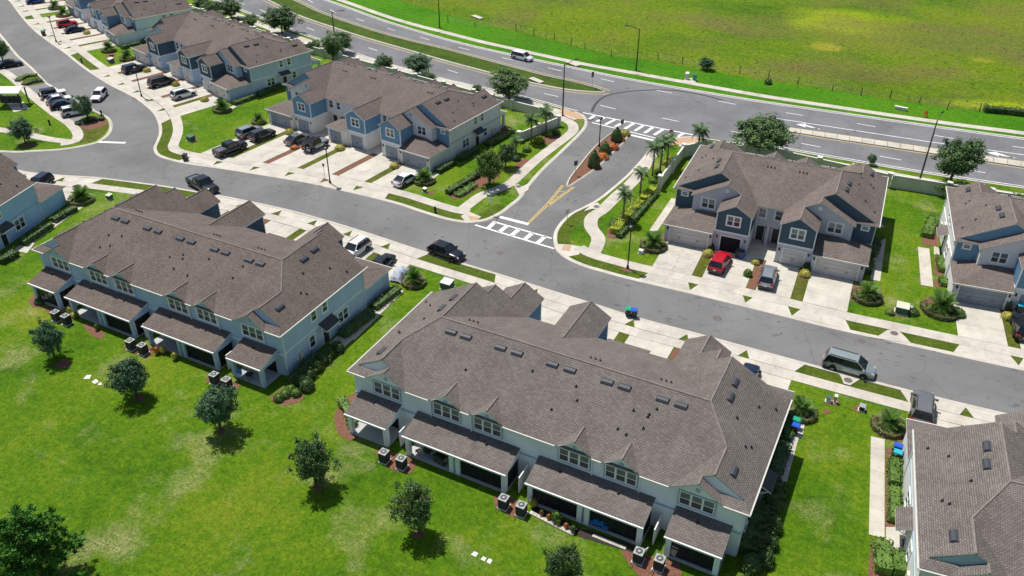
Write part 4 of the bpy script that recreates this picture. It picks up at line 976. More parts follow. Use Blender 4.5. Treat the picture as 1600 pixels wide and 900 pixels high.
    vents = [(-10.9, 0), (-9.3, 0), (-5.9, 0), (-4.3, 0), (-.8, 0), (.9, 0), (4.4, 0), (6.1, 0), (9.7, 0), (11.3, 0)] if n6 else [(-2.0, 0), (-.4, 0), (2.2, 0), (3.8, 0)]
    for u, _ in vents:
        vz = 12.75; o = put(vm, 'roof_vent', root, (u, vz, 5.4 + .405 * (19.3 - vz))); o.rotation_euler = (math.atan(-.405), 0, 0)
    for s in (1, -1):
        for u, v in ((8.0 + k, 7.6), (8.15 + k, 9.6), (10.5 + k, 16.6)):
            o = put(vm, 'roof_vent', root, (s * u, v, 5.4 + .553 * (12.57 + k - u)))
            o.rotation_euler = (Matrix.Rotation(s * math.atan(.553), 3, 'Y') @ Matrix.Rotation(R(90), 3, 'Z')).to_euler()
    pm = ROOFV['pipe']; random.seed(units + int(abs(x)))
    zR = lambda v: 5.4 + .405 * (19.3 - v); zF = lambda v: 5.4 + .405 * (v - 3.9)
    pts = []
    for u in [random.uniform(-10 - .3 * k, 10 + .3 * k) for _ in range(12 if n6 else 6)]: v = random.uniform(13.6, 16.6); pts.append((u, v, zR(v)))
    for u in ((-9.2, -2.6, 9.9) if n6 else (-2., 2.)):
        for q in range(3): pts.append((u + q * .45, 10.2, zF(10.2)))
    for s in (1, -1):
        for u, v in ((10.4 + k, 8.2), (11.0 + k, 13.0), (10.6 + k, 13.4), (9.2 + k, 11.2), (11.7 + k, 7.0)): pts.append((s * u, v, 5.4 + .553 * (12.57 + k - u)))
    for u0, u1, nb in por:
        for q in range(nb): pts.append((u0 + (u1 - u0) * (q + .5) / nb + .3, 19.7, 3.04))
    for p in pts: put(pm, 'vent_pipe', root, p)
    return root
ROOFV = {}
mb = MB('vent_black', 'vent_top')
mb.box(-.5, .5, -.26, .26, -.06, .06, 'vent_black'); mb.hexa([(-.56, -.3, .06), (.56, -.3, .06), (.56, .3, .06), (-.56, .3, .06), (-.5, -.12, .19), (.5, -.12, .19), (.5, .12, .19), (-.5, .12, .19)], 'vent_top')
ROOFV['vent'] = mb.mesh('roof_vent')
mb = MB('pipe_black'); mb.tube((0, 0, -.15), (0, 0, .2), .07, .06, n=7); mb.lathe([(.16, -.02), (.08, .06)], n=7)
ROOFV['pipe'] = mb.mesh('vent_pipe')

C_E1 = dict(lower='wall_lilac', upper='wall_lilac', accent='accent_slate', rear_strip='accent_slate', band='trim_white', door='door_cream', rear_trim='trim_white')
C_E2 = dict(lower='wall_white', upper='wall_white', accent='accent_azure', rear_strip='accent_azure', band='trim_white', door='door_grey', rear_trim='trim_bluegrey', awning='shingle_grey')
C_B1 = dict(shingle='shingle_grey', lower='wall_aqua', upper='wall_aqua', accent='accent_blue', rear_strip='wall_aqua', band='trim_bluegrey', door='door_grey', rear_trim='trim_bluegrey')
C_B2 = dict(lower='wall_blue', upper='wall_blue', accent='accent_slate', rear_strip='wall_blue', band='trim_white', door='door_cream', rear_trim='trim_white', shingle='shingle_brown')
C_B3 = dict(shingle='shingle_grey', lower='wall_white', upper='wall_white', accent='accent_pale', rear_strip='accent_pale', band='trim_bluegrey', door='door_grey', rear_trim='trim_bluegrey', awning='shingle_grey')
C_BL = dict(shingle='shingle_brown', lower='wall_skyblue', upper='wall_skyblue', accent='accent_blue', rear_strip='wall_skyblue', band='trim_bluegrey', door='door_grey', rear_trim='trim_white')
C_N2 = dict(lower='wall_cream', upper='wall_white', accent='accent_azure', rear_strip='accent_azure', band='trim_bluegrey', door='door_grey', rear_trim='trim_white', shingle='shingle_far')
C_N1 = dict(lower='wall_powder', upper='wall_powder', accent='accent_slate', rear_strip='accent_slate', band='trim_white', door='door_cream', rear_trim='trim_white', shingle='shingle_far')
C_N0 = dict(lower='wall_aqua', upper='wall_aqua', accent='accent_blue', rear_strip='accent_blue', band='trim_bluegrey', door='door_grey', rear_trim='trim_white', shingle='shingle_far')
townhouse('lilac grey townhouses with slate blue bays behind the red and silver parked cars', FR_E1, 4, C_E1, open_doors=(-1,))
townhouse('white townhouses with azure bay cut off by the right edge, beyond the lawn', FR_E2, 4, C_E2)
townhouse('pale aqua townhouses with large grey-brown roof and porches in the centre foreground', FR_B1, 6, C_B1, screens=((1, 0), (2, 0), (3, 1), (3, 0)))
townhouse('light blue townhouses with brown roof and six rear gables in the left foreground', FR_B2, 6, C_B2, screens=((0, 0), (2, 0), (3, 0)))
townhouse('white walled townhouses with broad shingle roof in the bottom right corner', FR_B3, 6, C_B3)
townhouse('sky blue townhouses cut off by the left edge, next to the trimmed palm bed', FR_BL, 6, C_BL)
townhouse('white and azure townhouses with grey garage doors beside the entrance road', FR_N2, 6, C_N2, .96)
townhouse('powder blue townhouses with dark slate bays beyond the bend of the street', FR_N1, 6, C_N1, .94)
townhouse('pale aqua townhouses at the top left behind the slate bay row', FR_N0, 6, C_N0, .88)
townhouse('farthest blue townhouses at the top left edge of the picture', FR_N00, 6, C_N0, .85)

# ---------------------------------------------------------------- plants
def leaf_cards(mb, c, r, n, size, mat, rnd, squash=1., up=.35):
    for _ in range(n):
        d_ = Vector((rnd.gauss(0, 1), rnd.gauss(0, 1), rnd.gauss(0, 1))).normalized() * (r * rnd.random() ** .45)
        p = Vector(c) + Vector((d_.x, d_.y, d_.z * squash))
        nn = (d_.normalized() * .8 + Vector((rnd.uniform(-1, 1), rnd.uniform(-1, 1), rnd.uniform(-.4, 1) + up))).normalized()
        x = nn.orthogonal().normalized(); a = rnd.uniform(0, 6.28); y = nn.cross(x)
        x, y = x * math.cos(a) + y * math.sin(a), y * math.cos(a) - x * math.sin(a)
        s = size * rnd.uniform(.6, 1.25)
        mb.poly([p - x * s * .5, p + y * s * .38, p + x * s * .6, p - y * s * .38], mat)
def crown_mesh(seed, mat, clumps=70, per=46, shape='round', leaf=.078):
    "crown of unit radius round the origin, bottom at about -0.9"
    rnd = random.Random(seed); mb = MB(mat)
    lob = [(rnd.uniform(0, 6.28), rnd.uniform(-.5, .8), rnd.uniform(.06, .17)) for _ in range(7)]
    for i in range(clumps):
        th = rnd.uniform(0, 6.283); zz = rnd.uniform(-.85, .95)
        rad = math.sqrt(max(0., 1 - zz * zz)) * (1. if zz > -.3 else .85)
        f = rnd.random() ** .42
        g = 1.0
        for a, z_, k in lob:
            dd = (math.cos(th - a) > .5) * (abs(zz - z_) < .5); g += k * dd - .04
        g *= rnd.uniform(.8, 1.08)
        if shape == 'cone': rad = (1 - (zz + .9) / 1.9) * .9 + .06
        c = (rad * f * g * math.cos(th), rad * f * g * math.sin(th), zz * (f ** .5) * min(g, 1.12))
        leaf_cards(mb, c, rnd.uniform(.15, .27), per, leaf, mat, rnd, .85)
    return mb.mesh('crown')
def trunk_mesh(seed, h, r, mat='bark', limbs=6, spread=.34):
    rnd = random.Random(seed); mb = MB(mat)
    p = Vector((0, 0, -.05)); top = h
    for i in range(4):
        q = Vector((rnd.uniform(-.05, .05) * h * .3, rnd.uniform(-.05, .05) * h * .3, top * (i + 1) / 4))
        mb.tube(p, q, r * (1 - .2 * i), r * (1 - .2 * (i + 1)), n=7, cap=False); p = q
    for i in range(limbs):
        a = 6.283 * i / limbs + rnd.uniform(-.4, .4); z0 = top * rnd.uniform(.42, .8)
        q = Vector((math.cos(a) * h * spread * .45, math.sin(a) * h * spread * .45, z0 + h * rnd.uniform(.1, .28)))
        mb.tube((0, 0, z0), q, r * .5, r * .28, n=5, cap=False)
        for s in (-.5, .5):
            e2 = q + Vector((math.cos(a + s) * h * .16, math.sin(a + s) * h * .16, h * rnd.uniform(.06, .14)))
            mb.tube(q, e2, r * .28, r * .1, n=4, cap=False)
    return mb.mesh('trunk')
CROWNS = {}
def tree(label, pos, h, wd, mat='leaf_oak', seed=1, group=None, name='oak_tree', clear=.28, shape='round', dens=70):
    key = (mat, seed % 3, shape, dens)
    if key not in CROWNS:
        CROWNS[key] = crown_mesh(seed % 3 + 11, mat, dens, 62, shape)
        if ('t', seed % 3) not in CROWNS: CROWNS[('t', seed % 3)] = trunk_mesh(seed % 3 + 5, 1., .035)
    root = empty(name, (pos[0], pos[1], 0), seed * 1.7)
    tag(root, label, 'tree', group)
    put(CROWNS[('t', seed % 3)], 'trunk', root, sc=h * .86)
    ch = h * (1 - clear) / 1.9
    put(CROWNS[key], 'crown', root, (0, 0, h * clear + ch * .92), 0, (wd / 2 * .92, wd / 2 * .92, ch))
    return root
def bush_mesh(seed, mat, n=520, leaf=.16, flat_=.8):
    rnd = random.Random(seed); mb = MB(mat)
    mb.lathe([(.0, -.02), (.7, .0), (.82, .35), (.66, .68), (.3, .84), (0, .86)], mat, 10)
    for _ in range(n):
        a = rnd.uniform(0, 6.283); z = rnd.random()
        r = math.sqrt(max(0, 1 - (z * .95) ** 2.2)) * rnd.uniform(.78, 1.06)
        leaf_cards(mb, (r * math.cos(a) * .95, r * math.sin(a) * .95, z), .07, 1, leaf, mat, rnd)
    return mb.mesh('foliage')
BUSH = {}
def bush(label, pos, wd, h, mat, seed=1, name='shrub', group=None, cat='shrub'):
    key = (mat, seed % 3)
    if key not in BUSH: BUSH[key] = bush_mesh(seed % 3 + 3, mat)
    o = put(BUSH[key], name, None, (pos[0], pos[1], 0), seed * 2.1, (wd / 2, wd / 2, h))
    return tag(o, label, cat, group)
def pine(label, pos, h, wd, seed=3):
    "open conifer: trunk, whorled branches, upright needle tufts"
    rnd = random.Random(seed); root = empty('pine_tree', (*pos, 0)); tag(root, label, 'tree')
    tb = MB('bark'); p = Vector((0, 0, -.05))
    for i in range(6):
        q = Vector((rnd.uniform(-.06, .06), rnd.uniform(-.06, .06), h * .93 * (i + 1) / 6)); tb.tube(p, q, .17 - .022 * i, .17 - .022 * (i + 1), n=8, cap=False); p = q
    cr = MB('leaf_pine', 'leaf_bright')
    def tuft(c, s):
        for _ in range(30):
            d_ = Vector((rnd.gauss(0, .8), rnd.gauss(0, .8), rnd.uniform(-.25, 1.3))).normalized(); sd = d_.orthogonal().normalized() * .045
            sd.rotate(Matrix.Rotation(rnd.uniform(0, 6.28), 3, d_)); e2 = Vector(c) + d_ * s * rnd.uniform(.7, 1.15)
            cr.poly([Vector(c) - sd, Vector(c) + sd, e2 + sd * .5, e2 - sd * .5], 'leaf_pine' if rnd.random() < .72 else 'leaf_bright')
    for lv in range(11):
        t = .12 + .8 * lv / 10; z0 = h * t * .9; rr = wd / 2 * (1.05 - .78 * t ** 1.6) * rnd.uniform(.85, 1.1); nb = 5
        for k in range(nb):
            a = 6.283 * k / nb + lv * .9 + rnd.uniform(-.25, .25); L = rr * rnd.uniform(.75, 1.12)
            A = Vector((0, 0, z0)); E2 = Vector((math.cos(a) * L, math.sin(a) * L, z0 + L * rnd.uniform(.18, .45))); tb.tube(A, E2, .045, .015, n=5, cap=False)
            m_ = max(2, int(L / .33))
            for q in range(m_):
                u = (q + 1) / m_
                if u < .3: continue
                c_ = A.lerp(E2, u); tuft(c_ + Vector((rnd.uniform(-.16, .16), rnd.uniform(-.16, .16), .06)), .4)
                sa = a + rnd.choice((-1, 1)) * 1.1; s2 = c_ + Vector((math.cos(sa), math.sin(sa), .35)) * L * .22 * rnd.uniform(.5, 1.2); tuft(s2, .38)
    tuft((0, 0, h * .93), .5); tb.build('trunk', root); cr.build('crown', root)
def cone_bush(label, pos, wd, h, mat, seed=1):
    rnd = random.Random(seed); mb = MB(mat)
    mb.lathe([(0, 0), (.8, .02), (.9, .25), (.72, .6), (.32, .9), (0, .97)], mat, 12)
    for _ in range(900):
        z = rnd.random() ** 1.3; a = rnd.uniform(0, 6.283); r = (.86 + .5 * z - 1.32 * z ** 2.1) * rnd.uniform(.9, 1.05)
        leaf_cards(mb, (r * math.cos(a), r * math.sin(a), z), .05, 1, .11, mat, rnd)
    o = put(mb.mesh('foliage'), 'clipped_shrub', None, (pos[0], pos[1], 0), 0, (wd / 2, wd / 2, h))
    return tag(o, label, 'shrub', 'clipped cone shrubs on the median')
def hedge(label, line, wd, h, mat, seed=1, name='hedge', group=None, rough=.17, leaf=.2):
    "clipped hedge along a line; solid core with leaf faces standing out of it"
    rnd = random.Random(seed); mb = MB(mat)
    A, B = offset_line(line, wd / 2 * .74), offset_line(line, -wd / 2 * .74)
    n = len(line)
    for i in range(n - 1):
        hh = h * .78
        mb.poly([(*A[i], hh), (*B[i], hh), (*B[i + 1], hh), (*A[i + 1], hh)]); mb.poly([(*A[i], 0), (*A[i], hh), (*A[i + 1], hh), (*A[i + 1], 0)]); mb.poly([(*B[i], 0), (*B[i + 1], 0), (*B[i + 1], hh), (*B[i], hh)])
    for i in (0, n - 1): mb.poly([(*A[i], 0), (*B[i], 0), (*B[i], h * .78), (*A[i], h * .78)])
    s = arclen(line); tot = s[-1]
    cnt = int(min(4200, (tot * (wd + 2 * h) + 2 * wd * h) * 26 / (leaf / .2) ** 2))
    for _ in range(cnt):
        d_ = rnd.uniform(-.1, tot + .1); p = at_len(line, s, d_); p2 = at_len(line, s, d_ + .05); p1 = at_len(line, s, d_ - .05)
        dx, dy = p2[0] - p1[0], p2[1] - p1[1]; L = math.hypot(dx, dy) or 1; nx, ny = -dy / L, dx / L
        bumpy = 1 + rough * math.sin(d_ * 2.3 + seed) + rough * .7 * math.sin(d_ * 5.1)
        k = rnd.random() * (wd + 2 * h)
        if k < wd: o_ = k - wd / 2; z = h * bumpy * rnd.uniform(.86, 1.05) * (1 - .32 * abs(o_ * 2 / wd) ** 3)
        else: z = rnd.uniform(.03, h); o_ = rnd.choice((-1, 1)) * wd / 2 * rnd.uniform(.88, 1.08)
        leaf_cards(mb, (p[0] + nx * o_, p[1] + ny * o_, z), .06, 1, leaf, mat, rnd)
    o = mb.build(name); return tag(o, label, 'hedge', group)
def ring(c, r, n=18, a0=0., a1=6.283, ry=None): return [(c[0] + r * math.cos(a0 + (a1 - a0) * k / n), c[1] + (ry or r) * math.sin(a0 + (a1 - a0) * k / n)) for k in range(n + 1)]
def frond_mesh(mat='leaf_palm', L=1., droop=.55, fan=False, seed=1):
    rnd = random.Random(seed); mb = MB(mat); pts = []
    for k in range(8):
        t = k / 7; pts.append(Vector((L * (t - .12 * t * t), 0, L * (.42 * t - droop * t * t * 1.25))))
    for k in range(7):
        a, b_ = pts[k], pts[k + 1]; w_ = .018 * (1 - k / 8)
        mb.poly([a + Vector((0, w_, 0)), a - Vector((0, w_, 0)), b_ - Vector((0, w_, 0)), b_ + Vector((0, w_, 0))])
    n = 13
    for k in range(1, n):
        t = k / n; f = t * 7; i = min(int(f), 6); p = pts[i].lerp(pts[i + 1], f - i)
        ln = L * (.34 * math.sin(math.pi * min(1, t * .92 + .1)) ** .7) * (1.15 if fan else 1)
        for s in (-1, 1):
            tip = p + Vector((ln * (.75 if not fan else .6), s * ln * .9, -ln * rnd.uniform(.15, .5))); wv = Vector((.06 * L, 0, .0))
            mb.poly([p - wv * .6, p + wv * .6, tip + wv * .25, tip - wv * .25])
    return mb.mesh('frond')
FROND = {}
def palm(label, pos, h, spread, n=16, mat='leaf_palm', name='palm_tree', group=None, seed=1, trunk=True, cat='palm tree'):
    if mat not in FROND: FROND[mat] = [frond_mesh(mat, 1., d_, s == 2, s) for s, d_ in enumerate((.35, .62, .8))]
    rnd = random.Random(seed)
    root = empty(name, (pos[0], pos[1], 0), rnd.uniform(0, 6)); tag(root, label, cat, group)
    if trunk:
        mb = MB('palm_bark'); p = Vector((0, 0, -.05)); m_ = 6
        for i in range(m_):
            q = Vector((rnd.uniform(-.04, .04), rnd.uniform(-.04, .04), h * (i + 1) / m_)); mb.tube(p, q, .17 - .01 * i, .15 - .01 * i, n=8, cap=False); p = q
        mb.lathe([(.14, h - .1), (.24, h + .1), (.12, h + .35), (0, h + .4)], 'palm_bark', 8); mb.build('trunk', root)
    for k in range(n):
        a = k * 2.399 + rnd.uniform(-.2, .2); lv = k / n
        o = put(FROND[mat][0 if lv < .35 else (1 if lv < .7 else 2)], 'frond', root, (0, 0, h + (.25 if trunk else .1) - .12 * lv), 0, spread / 2 * rnd.uniform(.85, 1.1))
        o.rotation_euler = (0, R((-38 + 62 * lv if trunk else -62 + 74 * lv) + rnd.uniform(-8, 8)), a)
    return root

GT = 'young oaks on the back lawn'
lawn_trees = [(((-74.13,40.1),4.95,3.34),1),(((-61.94,39.8),4.95,3.79),2),(((-51.1,39.88),5.3,3.84),3),(((-38.72,38.34),5.8,3.78),4),(((-28.05,38.19),6.05,3.67),5),(((-15.33,38.33),5.65,2.93),6)]
for (p, h, wd), sd, lb in zip([a for a, b_ in lawn_trees], (1, 2, 3, 4, 5, 6), ('smallest lawn tree on the far left below the light blue porches', 'dark green lawn tree left of the white utility lids, by the second porch gap', 'round dense lawn tree below the light blue end porch', 'loose crowned lawn tree in the gap between the two big rows', 'open feathery lawn tree in front of the screened porch of the centre row', 'lawn tree cut by the bottom edge below the potted plant porch')):
    tree(lb, p, h, wd * 1.1, 'leaf_bluish' if sd < 4 else 'leaf_oak', sd, GT, clear=.06, dens=190 if sd in (2, 3, 6) else 130)
p, h, wd = ((-51.19,21.04),7.9,6.93)
pine('large bright green pine filling the bottom left corner', p, h, wd * .92)
for rec, sd, nm, mt, lb in [(((-65.95,127.33),5.7,7.49),1,'oak_tree','leaf_oak','big dark oak beside the perimeter wall left of the crossing'),(((-21.19,125.99),6.5,8.98),2,'oak_tree','leaf_oak','widest dark oak behind the lilac grey roof by the highway'),(((5.76,127.11),7.65,6.67),3,'oak_tree','leaf_oak','tall round oak by the leaning lamp post on the right'),(((-127.21,139.23),6.1,7.44),4,'oak_tree','leaf_oak','dark oak above the slate bay row,left of the highway lamp'),(((-107.72,134.47),4.9,5.95),5,'oak_tree','leaf_oak','right hand oak of the touching pair beside the highway pavement'),(((-106.42,129.81),5.2,3.54),6,'oak_tree','leaf_oak','lower left oak of the touching pair beside the highway pavement'),(((-87.08,130.41),4.55,5.09),7,'oak_tree','leaf_bluish','lone round oak above the white and azure row'),(((-93.76,129.31),3.5,3.68),8,'small_tree','leaf_oak','small spiky tree between the azure row roof and the highway'),(((-83.57,129.11),1.85,2.39),9,'small_tree','leaf_oak','little shrubby tree behind the azure row ridge'),(((-72.61,127.39),1.9,2.08),10,'small_tree','leaf_oak','tiny tree by the wall behind the azure row right end'),(((-113.11,132.08),2.75,2.85),11,'small_tree','leaf_oak','small dark tree at the right end of the slate bay row'),(((-144.54,142.56),4.5,5.78),12,'oak_tree','leaf_oak','tall oak at the top edge by the highway bend'),(((-151.05,143.75),3.15,4.71),13,'oak_tree','leaf_oak','second oak from the left at the top edge behind the roofs'),(((-155.95,144.75),3.2,3.88),14,'oak_tree','leaf_oak','leftmost oak at the top edge behind the roofs'),(((-135.71,138.95),3.2,3.64),15,'small_tree','leaf_oak','small oak between the slate row rear gables and the pavement'),(((-39.75,159.44),2.5,2.97),16,'small_tree','leaf_bluish','round dark bush tree standing alone in the field edge'),(((-53.27,96.66),6.0,3.89),17,'crape_myrtle','leaf_bright','feathery light green tree beside the white end wall'),(((-53.8,102.65),4.15,2.88),18,'small_tree','leaf_oak','dark small tree on the mulch behind the feathery tree'),(((-125.18,75.28),4.3,3.65),19,'oak_tree','leaf_bluish','grey green tree left of the corner walkway'),(((-124.46,86.63),4.7,3.22),20,'oak_tree','leaf_bluish','slim tree on the planting island by the parked cars'),(((-164.14,99.78),4.45,3.28),21,'small_tree','leaf_oak','tree cut by the left edge near the parking court'),(((5.52,123.35),2.4,2.72),22,'small_tree','leaf_bright','light green sapling leaning on the perimeter wall end'),(((-5.1,129.19),1.9,1.36),23,'small_tree','leaf_oak','sapling top behind the lilac grey rear gable'),(((14.62,122.95),2.95,2.11),24,'small_tree','leaf_oak','sapling behind the white row at the right edge')]:
    p, h, wd = rec
    tree(lb, p, h, wd * 1.18, mt, sd, 'trees along the roads', nm, clear=.1 if nm == 'oak_tree' else .06, dens=170)
# palms
for rec, n, sd, lb in [(((-33.41,110.38),4.9,2.84),16,1,'tallest cabbage palm on the right of the entrance road'),(((-32.83,112.15),5.0,2.67),16,2,'cabbage palm just behind the tallest one at the entrance'),(((-32.41,113.86),4.95,2.5),15,3,'third cabbage palm near the stop sign'),(((-33.0,104.07),3.6,2.36),15,4,'short cabbage palm above the lime hedge'),(((-32.14,95.04),4.75,2.4),16,5,'cabbage palm at the lower end of the lime hedge'),(((-29.87,121.44),4.15,2.99),17,6,'spreading palm by the wall behind the lilac grey roof'),(((-54.56,112.9),4.4,2.76),16,7,'palm with round head left of the entrance lamp'),(((-54.01,117.23),4.15,2.71),16,8,'palm beside the entrance wall pillar'),(((-54.73,107.86),2.45,2.18),14,9,'small palm in the bed below the left entrance wall')]:
    p, h, wd = rec
    palm(lb, p, max(1.2, h - wd * .25), wd * 1.15, n + 8, seed=sd, group='palms at the entrance')
# low palms inside clipped ring hedges
for c0, wd, sd, lb in [((-26.32,90.72),3.4,1,'corner bed at the lamp post'),((-0.49,91.1),3.4,2,'bed right of the wide driveway of the lilac grey row'),((7.25,92.23),4.2,3,'bed in front of the white row on the right'),((-62.07,92.98),3.2,4,'bed next to the white sedan'),((-107.38,100.11),3.2,5,'bed at the slate bay row end garage'),((-101.03,65.84),3.6,6,'bed by the sky blue side wall'),((-48.7,69.48),2.8,7,'bed beside the tarpaulin vehicle'),((4.54,69.2),3.2,8,'bed left of the grey minivan'),((-3.28,67.35),3.0,9,'bed at the front corner of the centre row'),((-150.5,113.71),3.0,10,'bed at the pale aqua end garage'),((-143.08,111.77),3.0,11,'bed on the lawn beside the slate row'),((-179.98,126.66),3.2,12,'bed above the red car'),((-98.19,98.86),2.2,13,'bed right of the slate row lawn'),((-186.59,129.72),3.0,14,'bed at the top left edge')]:
    palm('low feathery palm in the ' + lb, c0, .75, wd * .98, 26, 'leaf_lowpalm', 'low_palm', 'low palms in clipped rings', sd + 20, False, 'palm')
    hedge('clipped box ring of the ' + lb, ring(c0, wd * .43, 16, R(160), R(395)), .6, .6, 'leaf_box', sd, 'ring_hedge', 'clipped ring hedges', leaf=.17)
# hedges and beds
for L, wd, h, mt, lb in [([(-32.0,91.44),(-32.03,94.51)],1.5,1.0,'leaf_lime','nearest lime yellow hedge block in the entrance bed'),([(-32.02,95.91),(-31.86,100.95)],1.4,0.9,'leaf_lime','middle lime yellow hedge block in the entrance bed'),([(-31.81,101.84),(-31.58,105.72)],1.4,0.9,'leaf_lime','farthest lime yellow hedge block in the entrance bed'),([(-31.12,90.77),(-31.01,94.45),(-30.84,104.98)],0.9,0.75,'leaf_hedge','dark hedge behind the lime blocks on the entrance lawn'),([(-57.02,91.06),(-56.69,92.8),(-56.24,97.22),(-56.18,100.41)],1.0,0.85,'leaf_hedge','dark L shaped hedge on the lawn right of the white sedan'),([(-55.5,90.97),(-55.13,93.39),(-54.96,95.31)],1.3,0.5,'leaf_bright','low light green shrub row beside the dark L shaped hedge'),([(-61.87,96.2),(-61.37,100.2)],1.1,0.8,'leaf_hedge','dark hedge under the white end garage wall'),([(-61.15,101.34),(-60.47,105.92)],1.2,0.9,'leaf_hedge','dark hedge under the white end wall window'),([(-59.87,108.15),(-59.03,114.89)],1.3,0.9,'leaf_hedge','dark hedge at the back of the white end wall'),([(-107.29,102.83),(-106.76,107.62)],1.1,0.8,'leaf_hedge','dark hedge under the powder blue garage wall'),([(-106.47,108.13),(-105.81,113.58)],1.1,0.9,'leaf_hedge','dark hedge under the powder blue end wall'),([(-149.31,115.74),(-148.38,119.56)],1.1,0.8,'leaf_hedge','dark hedge under the pale aqua end garage'),([(-148.35,120.54),(-148.41,121.97)],1.1,0.9,'leaf_hedge','short dark hedge at the pale aqua end wall'),([(-49.72,56.83),(-49.34,61.88)],1.3,0.85,'leaf_hedge','dark hedge beside the light blue end wall door'),([(-49.79,62.78),(-49.46,67.22)],1.2,0.8,'leaf_hedge','dark hedge beside the light blue end garage wall'),([(-48.95,48.09),(-49.34,53.01)],2.2,0.9,'leaf_hedge','broad dark shrub border at the light blue rear corner'),([(-99.16,59.8),(-99.54,63.65)],1.1,0.8,'leaf_hedge','dark hedge under the sky blue garage wall'),([(-97.46,53.92),(-98.42,58.83)],1.2,0.9,'leaf_hedge','dark hedge under the sky blue end wall'),([(-96.15,49.74),(-96.23,52.09)],1.6,0.9,'leaf_hedge','dark shrubs at the left edge under the sky blue wall'),([(-3.62,61.88),(-3.61,57.25)],1.2,0.9,'leaf_hedge','dark hedge in shade right of the centre row door'),([(-3.69,65.52),(-3.64,62.81)],0.9,0.8,'leaf_hedge','dark hedge behind the bins of the centre row'),([(-3.62,53.31),(-3.42,48.21)],2.4,1.3,'leaf_hedge','broad dark shrubs at the right rear corner of the centre row'),([(5.48,64.6),(5.9,61.51)],1.0,0.9,'leaf_bright','green hedge between bins and white meter on the right walk'),([(5.97,60.88),(6.41,57.12)],1.0,0.9,'leaf_bright','long green hedge left of the bottom right row'),([(5.76,54.26),(6.33,51.34)],1.5,1.0,'leaf_bright','rounded green shrubs at the bottom edge right of the lawn'),([(7.01,53.62),(7.42,51.64)],1.2,1.1,'leaf_bright','green shrub against the bottom right wall'),([(4.32,109.29),(4.6,113.27),(5.13,115.53)],1.5,0.9,'leaf_bright','green shrub border beside the white row rear'),([(6.23,104.55),(6.78,101.14)],0.9,0.7,'leaf_bright','low green hedge between walk and white wall'),([(6.85,99.25),(7.23,97.87)],0.9,0.7,'leaf_bright','short low hedge below the white wall hedge'),([(-1.23,105.28),(-1.27,100.98)],1.2,0.9,'leaf_hedge','dark hedge in shade right of the lilac grey end wall'),([(-1.34,96.58),(-1.19,99.31)],1.0,0.8,'leaf_hedge','dark hedge right of the lilac grey end garage'),([(8.93,160.93),(12.3,161.71),(15.64,162.17)],1.6,1.1,'leaf_hedge','dark reed clump at the field edge on the right'),([(-151.09,93.15),(-151.95,95.82),(-150.67,96.9)],1.2,0.5,'leaf_bright','rear row of low planting on the parking island'),([(-148.26,92.35),(-148.18,94.3),(-147.31,95.53)],1.2,0.5,'leaf_hedge','front row of low planting on the parking island'),([(-124.1,84.03),(-123.81,86.34),(-122.09,87.87)],1.3,0.6,'leaf_hedge','low hedge on the tree island at the bend'),([(-43.51,48.31),(-41.73,47.15),(-40.29,45.89)],0.9,0.8,'leaf_bright','green shrubs left of the centre row end porch')]:
    hedge(lb, smooth_line(L, 3) if len(L) > 2 else [lerp(L[0], L[1], t / 4) for t in range(5)], wd, h, mt, hash(lb) % 97 if False else len(lb), group='hedges along walls and walks', name='hedge')
for c0, wd, h, mt, sd, lb in [((-42.14,109.02),2.0,2.7,'cone',1,'nearest dark cone shrub on the entrance median'),((-42.5,114.27),2.0,2.0,'cone',2,'middle dark cone shrub on the entrance median'),((-42.71,119.68),2.0,2.3,'cone',3,'farthest dark cone shrub on the entrance median')]:
    cone_bush(lb, c0, wd, h, 'leaf_hedge', sd)
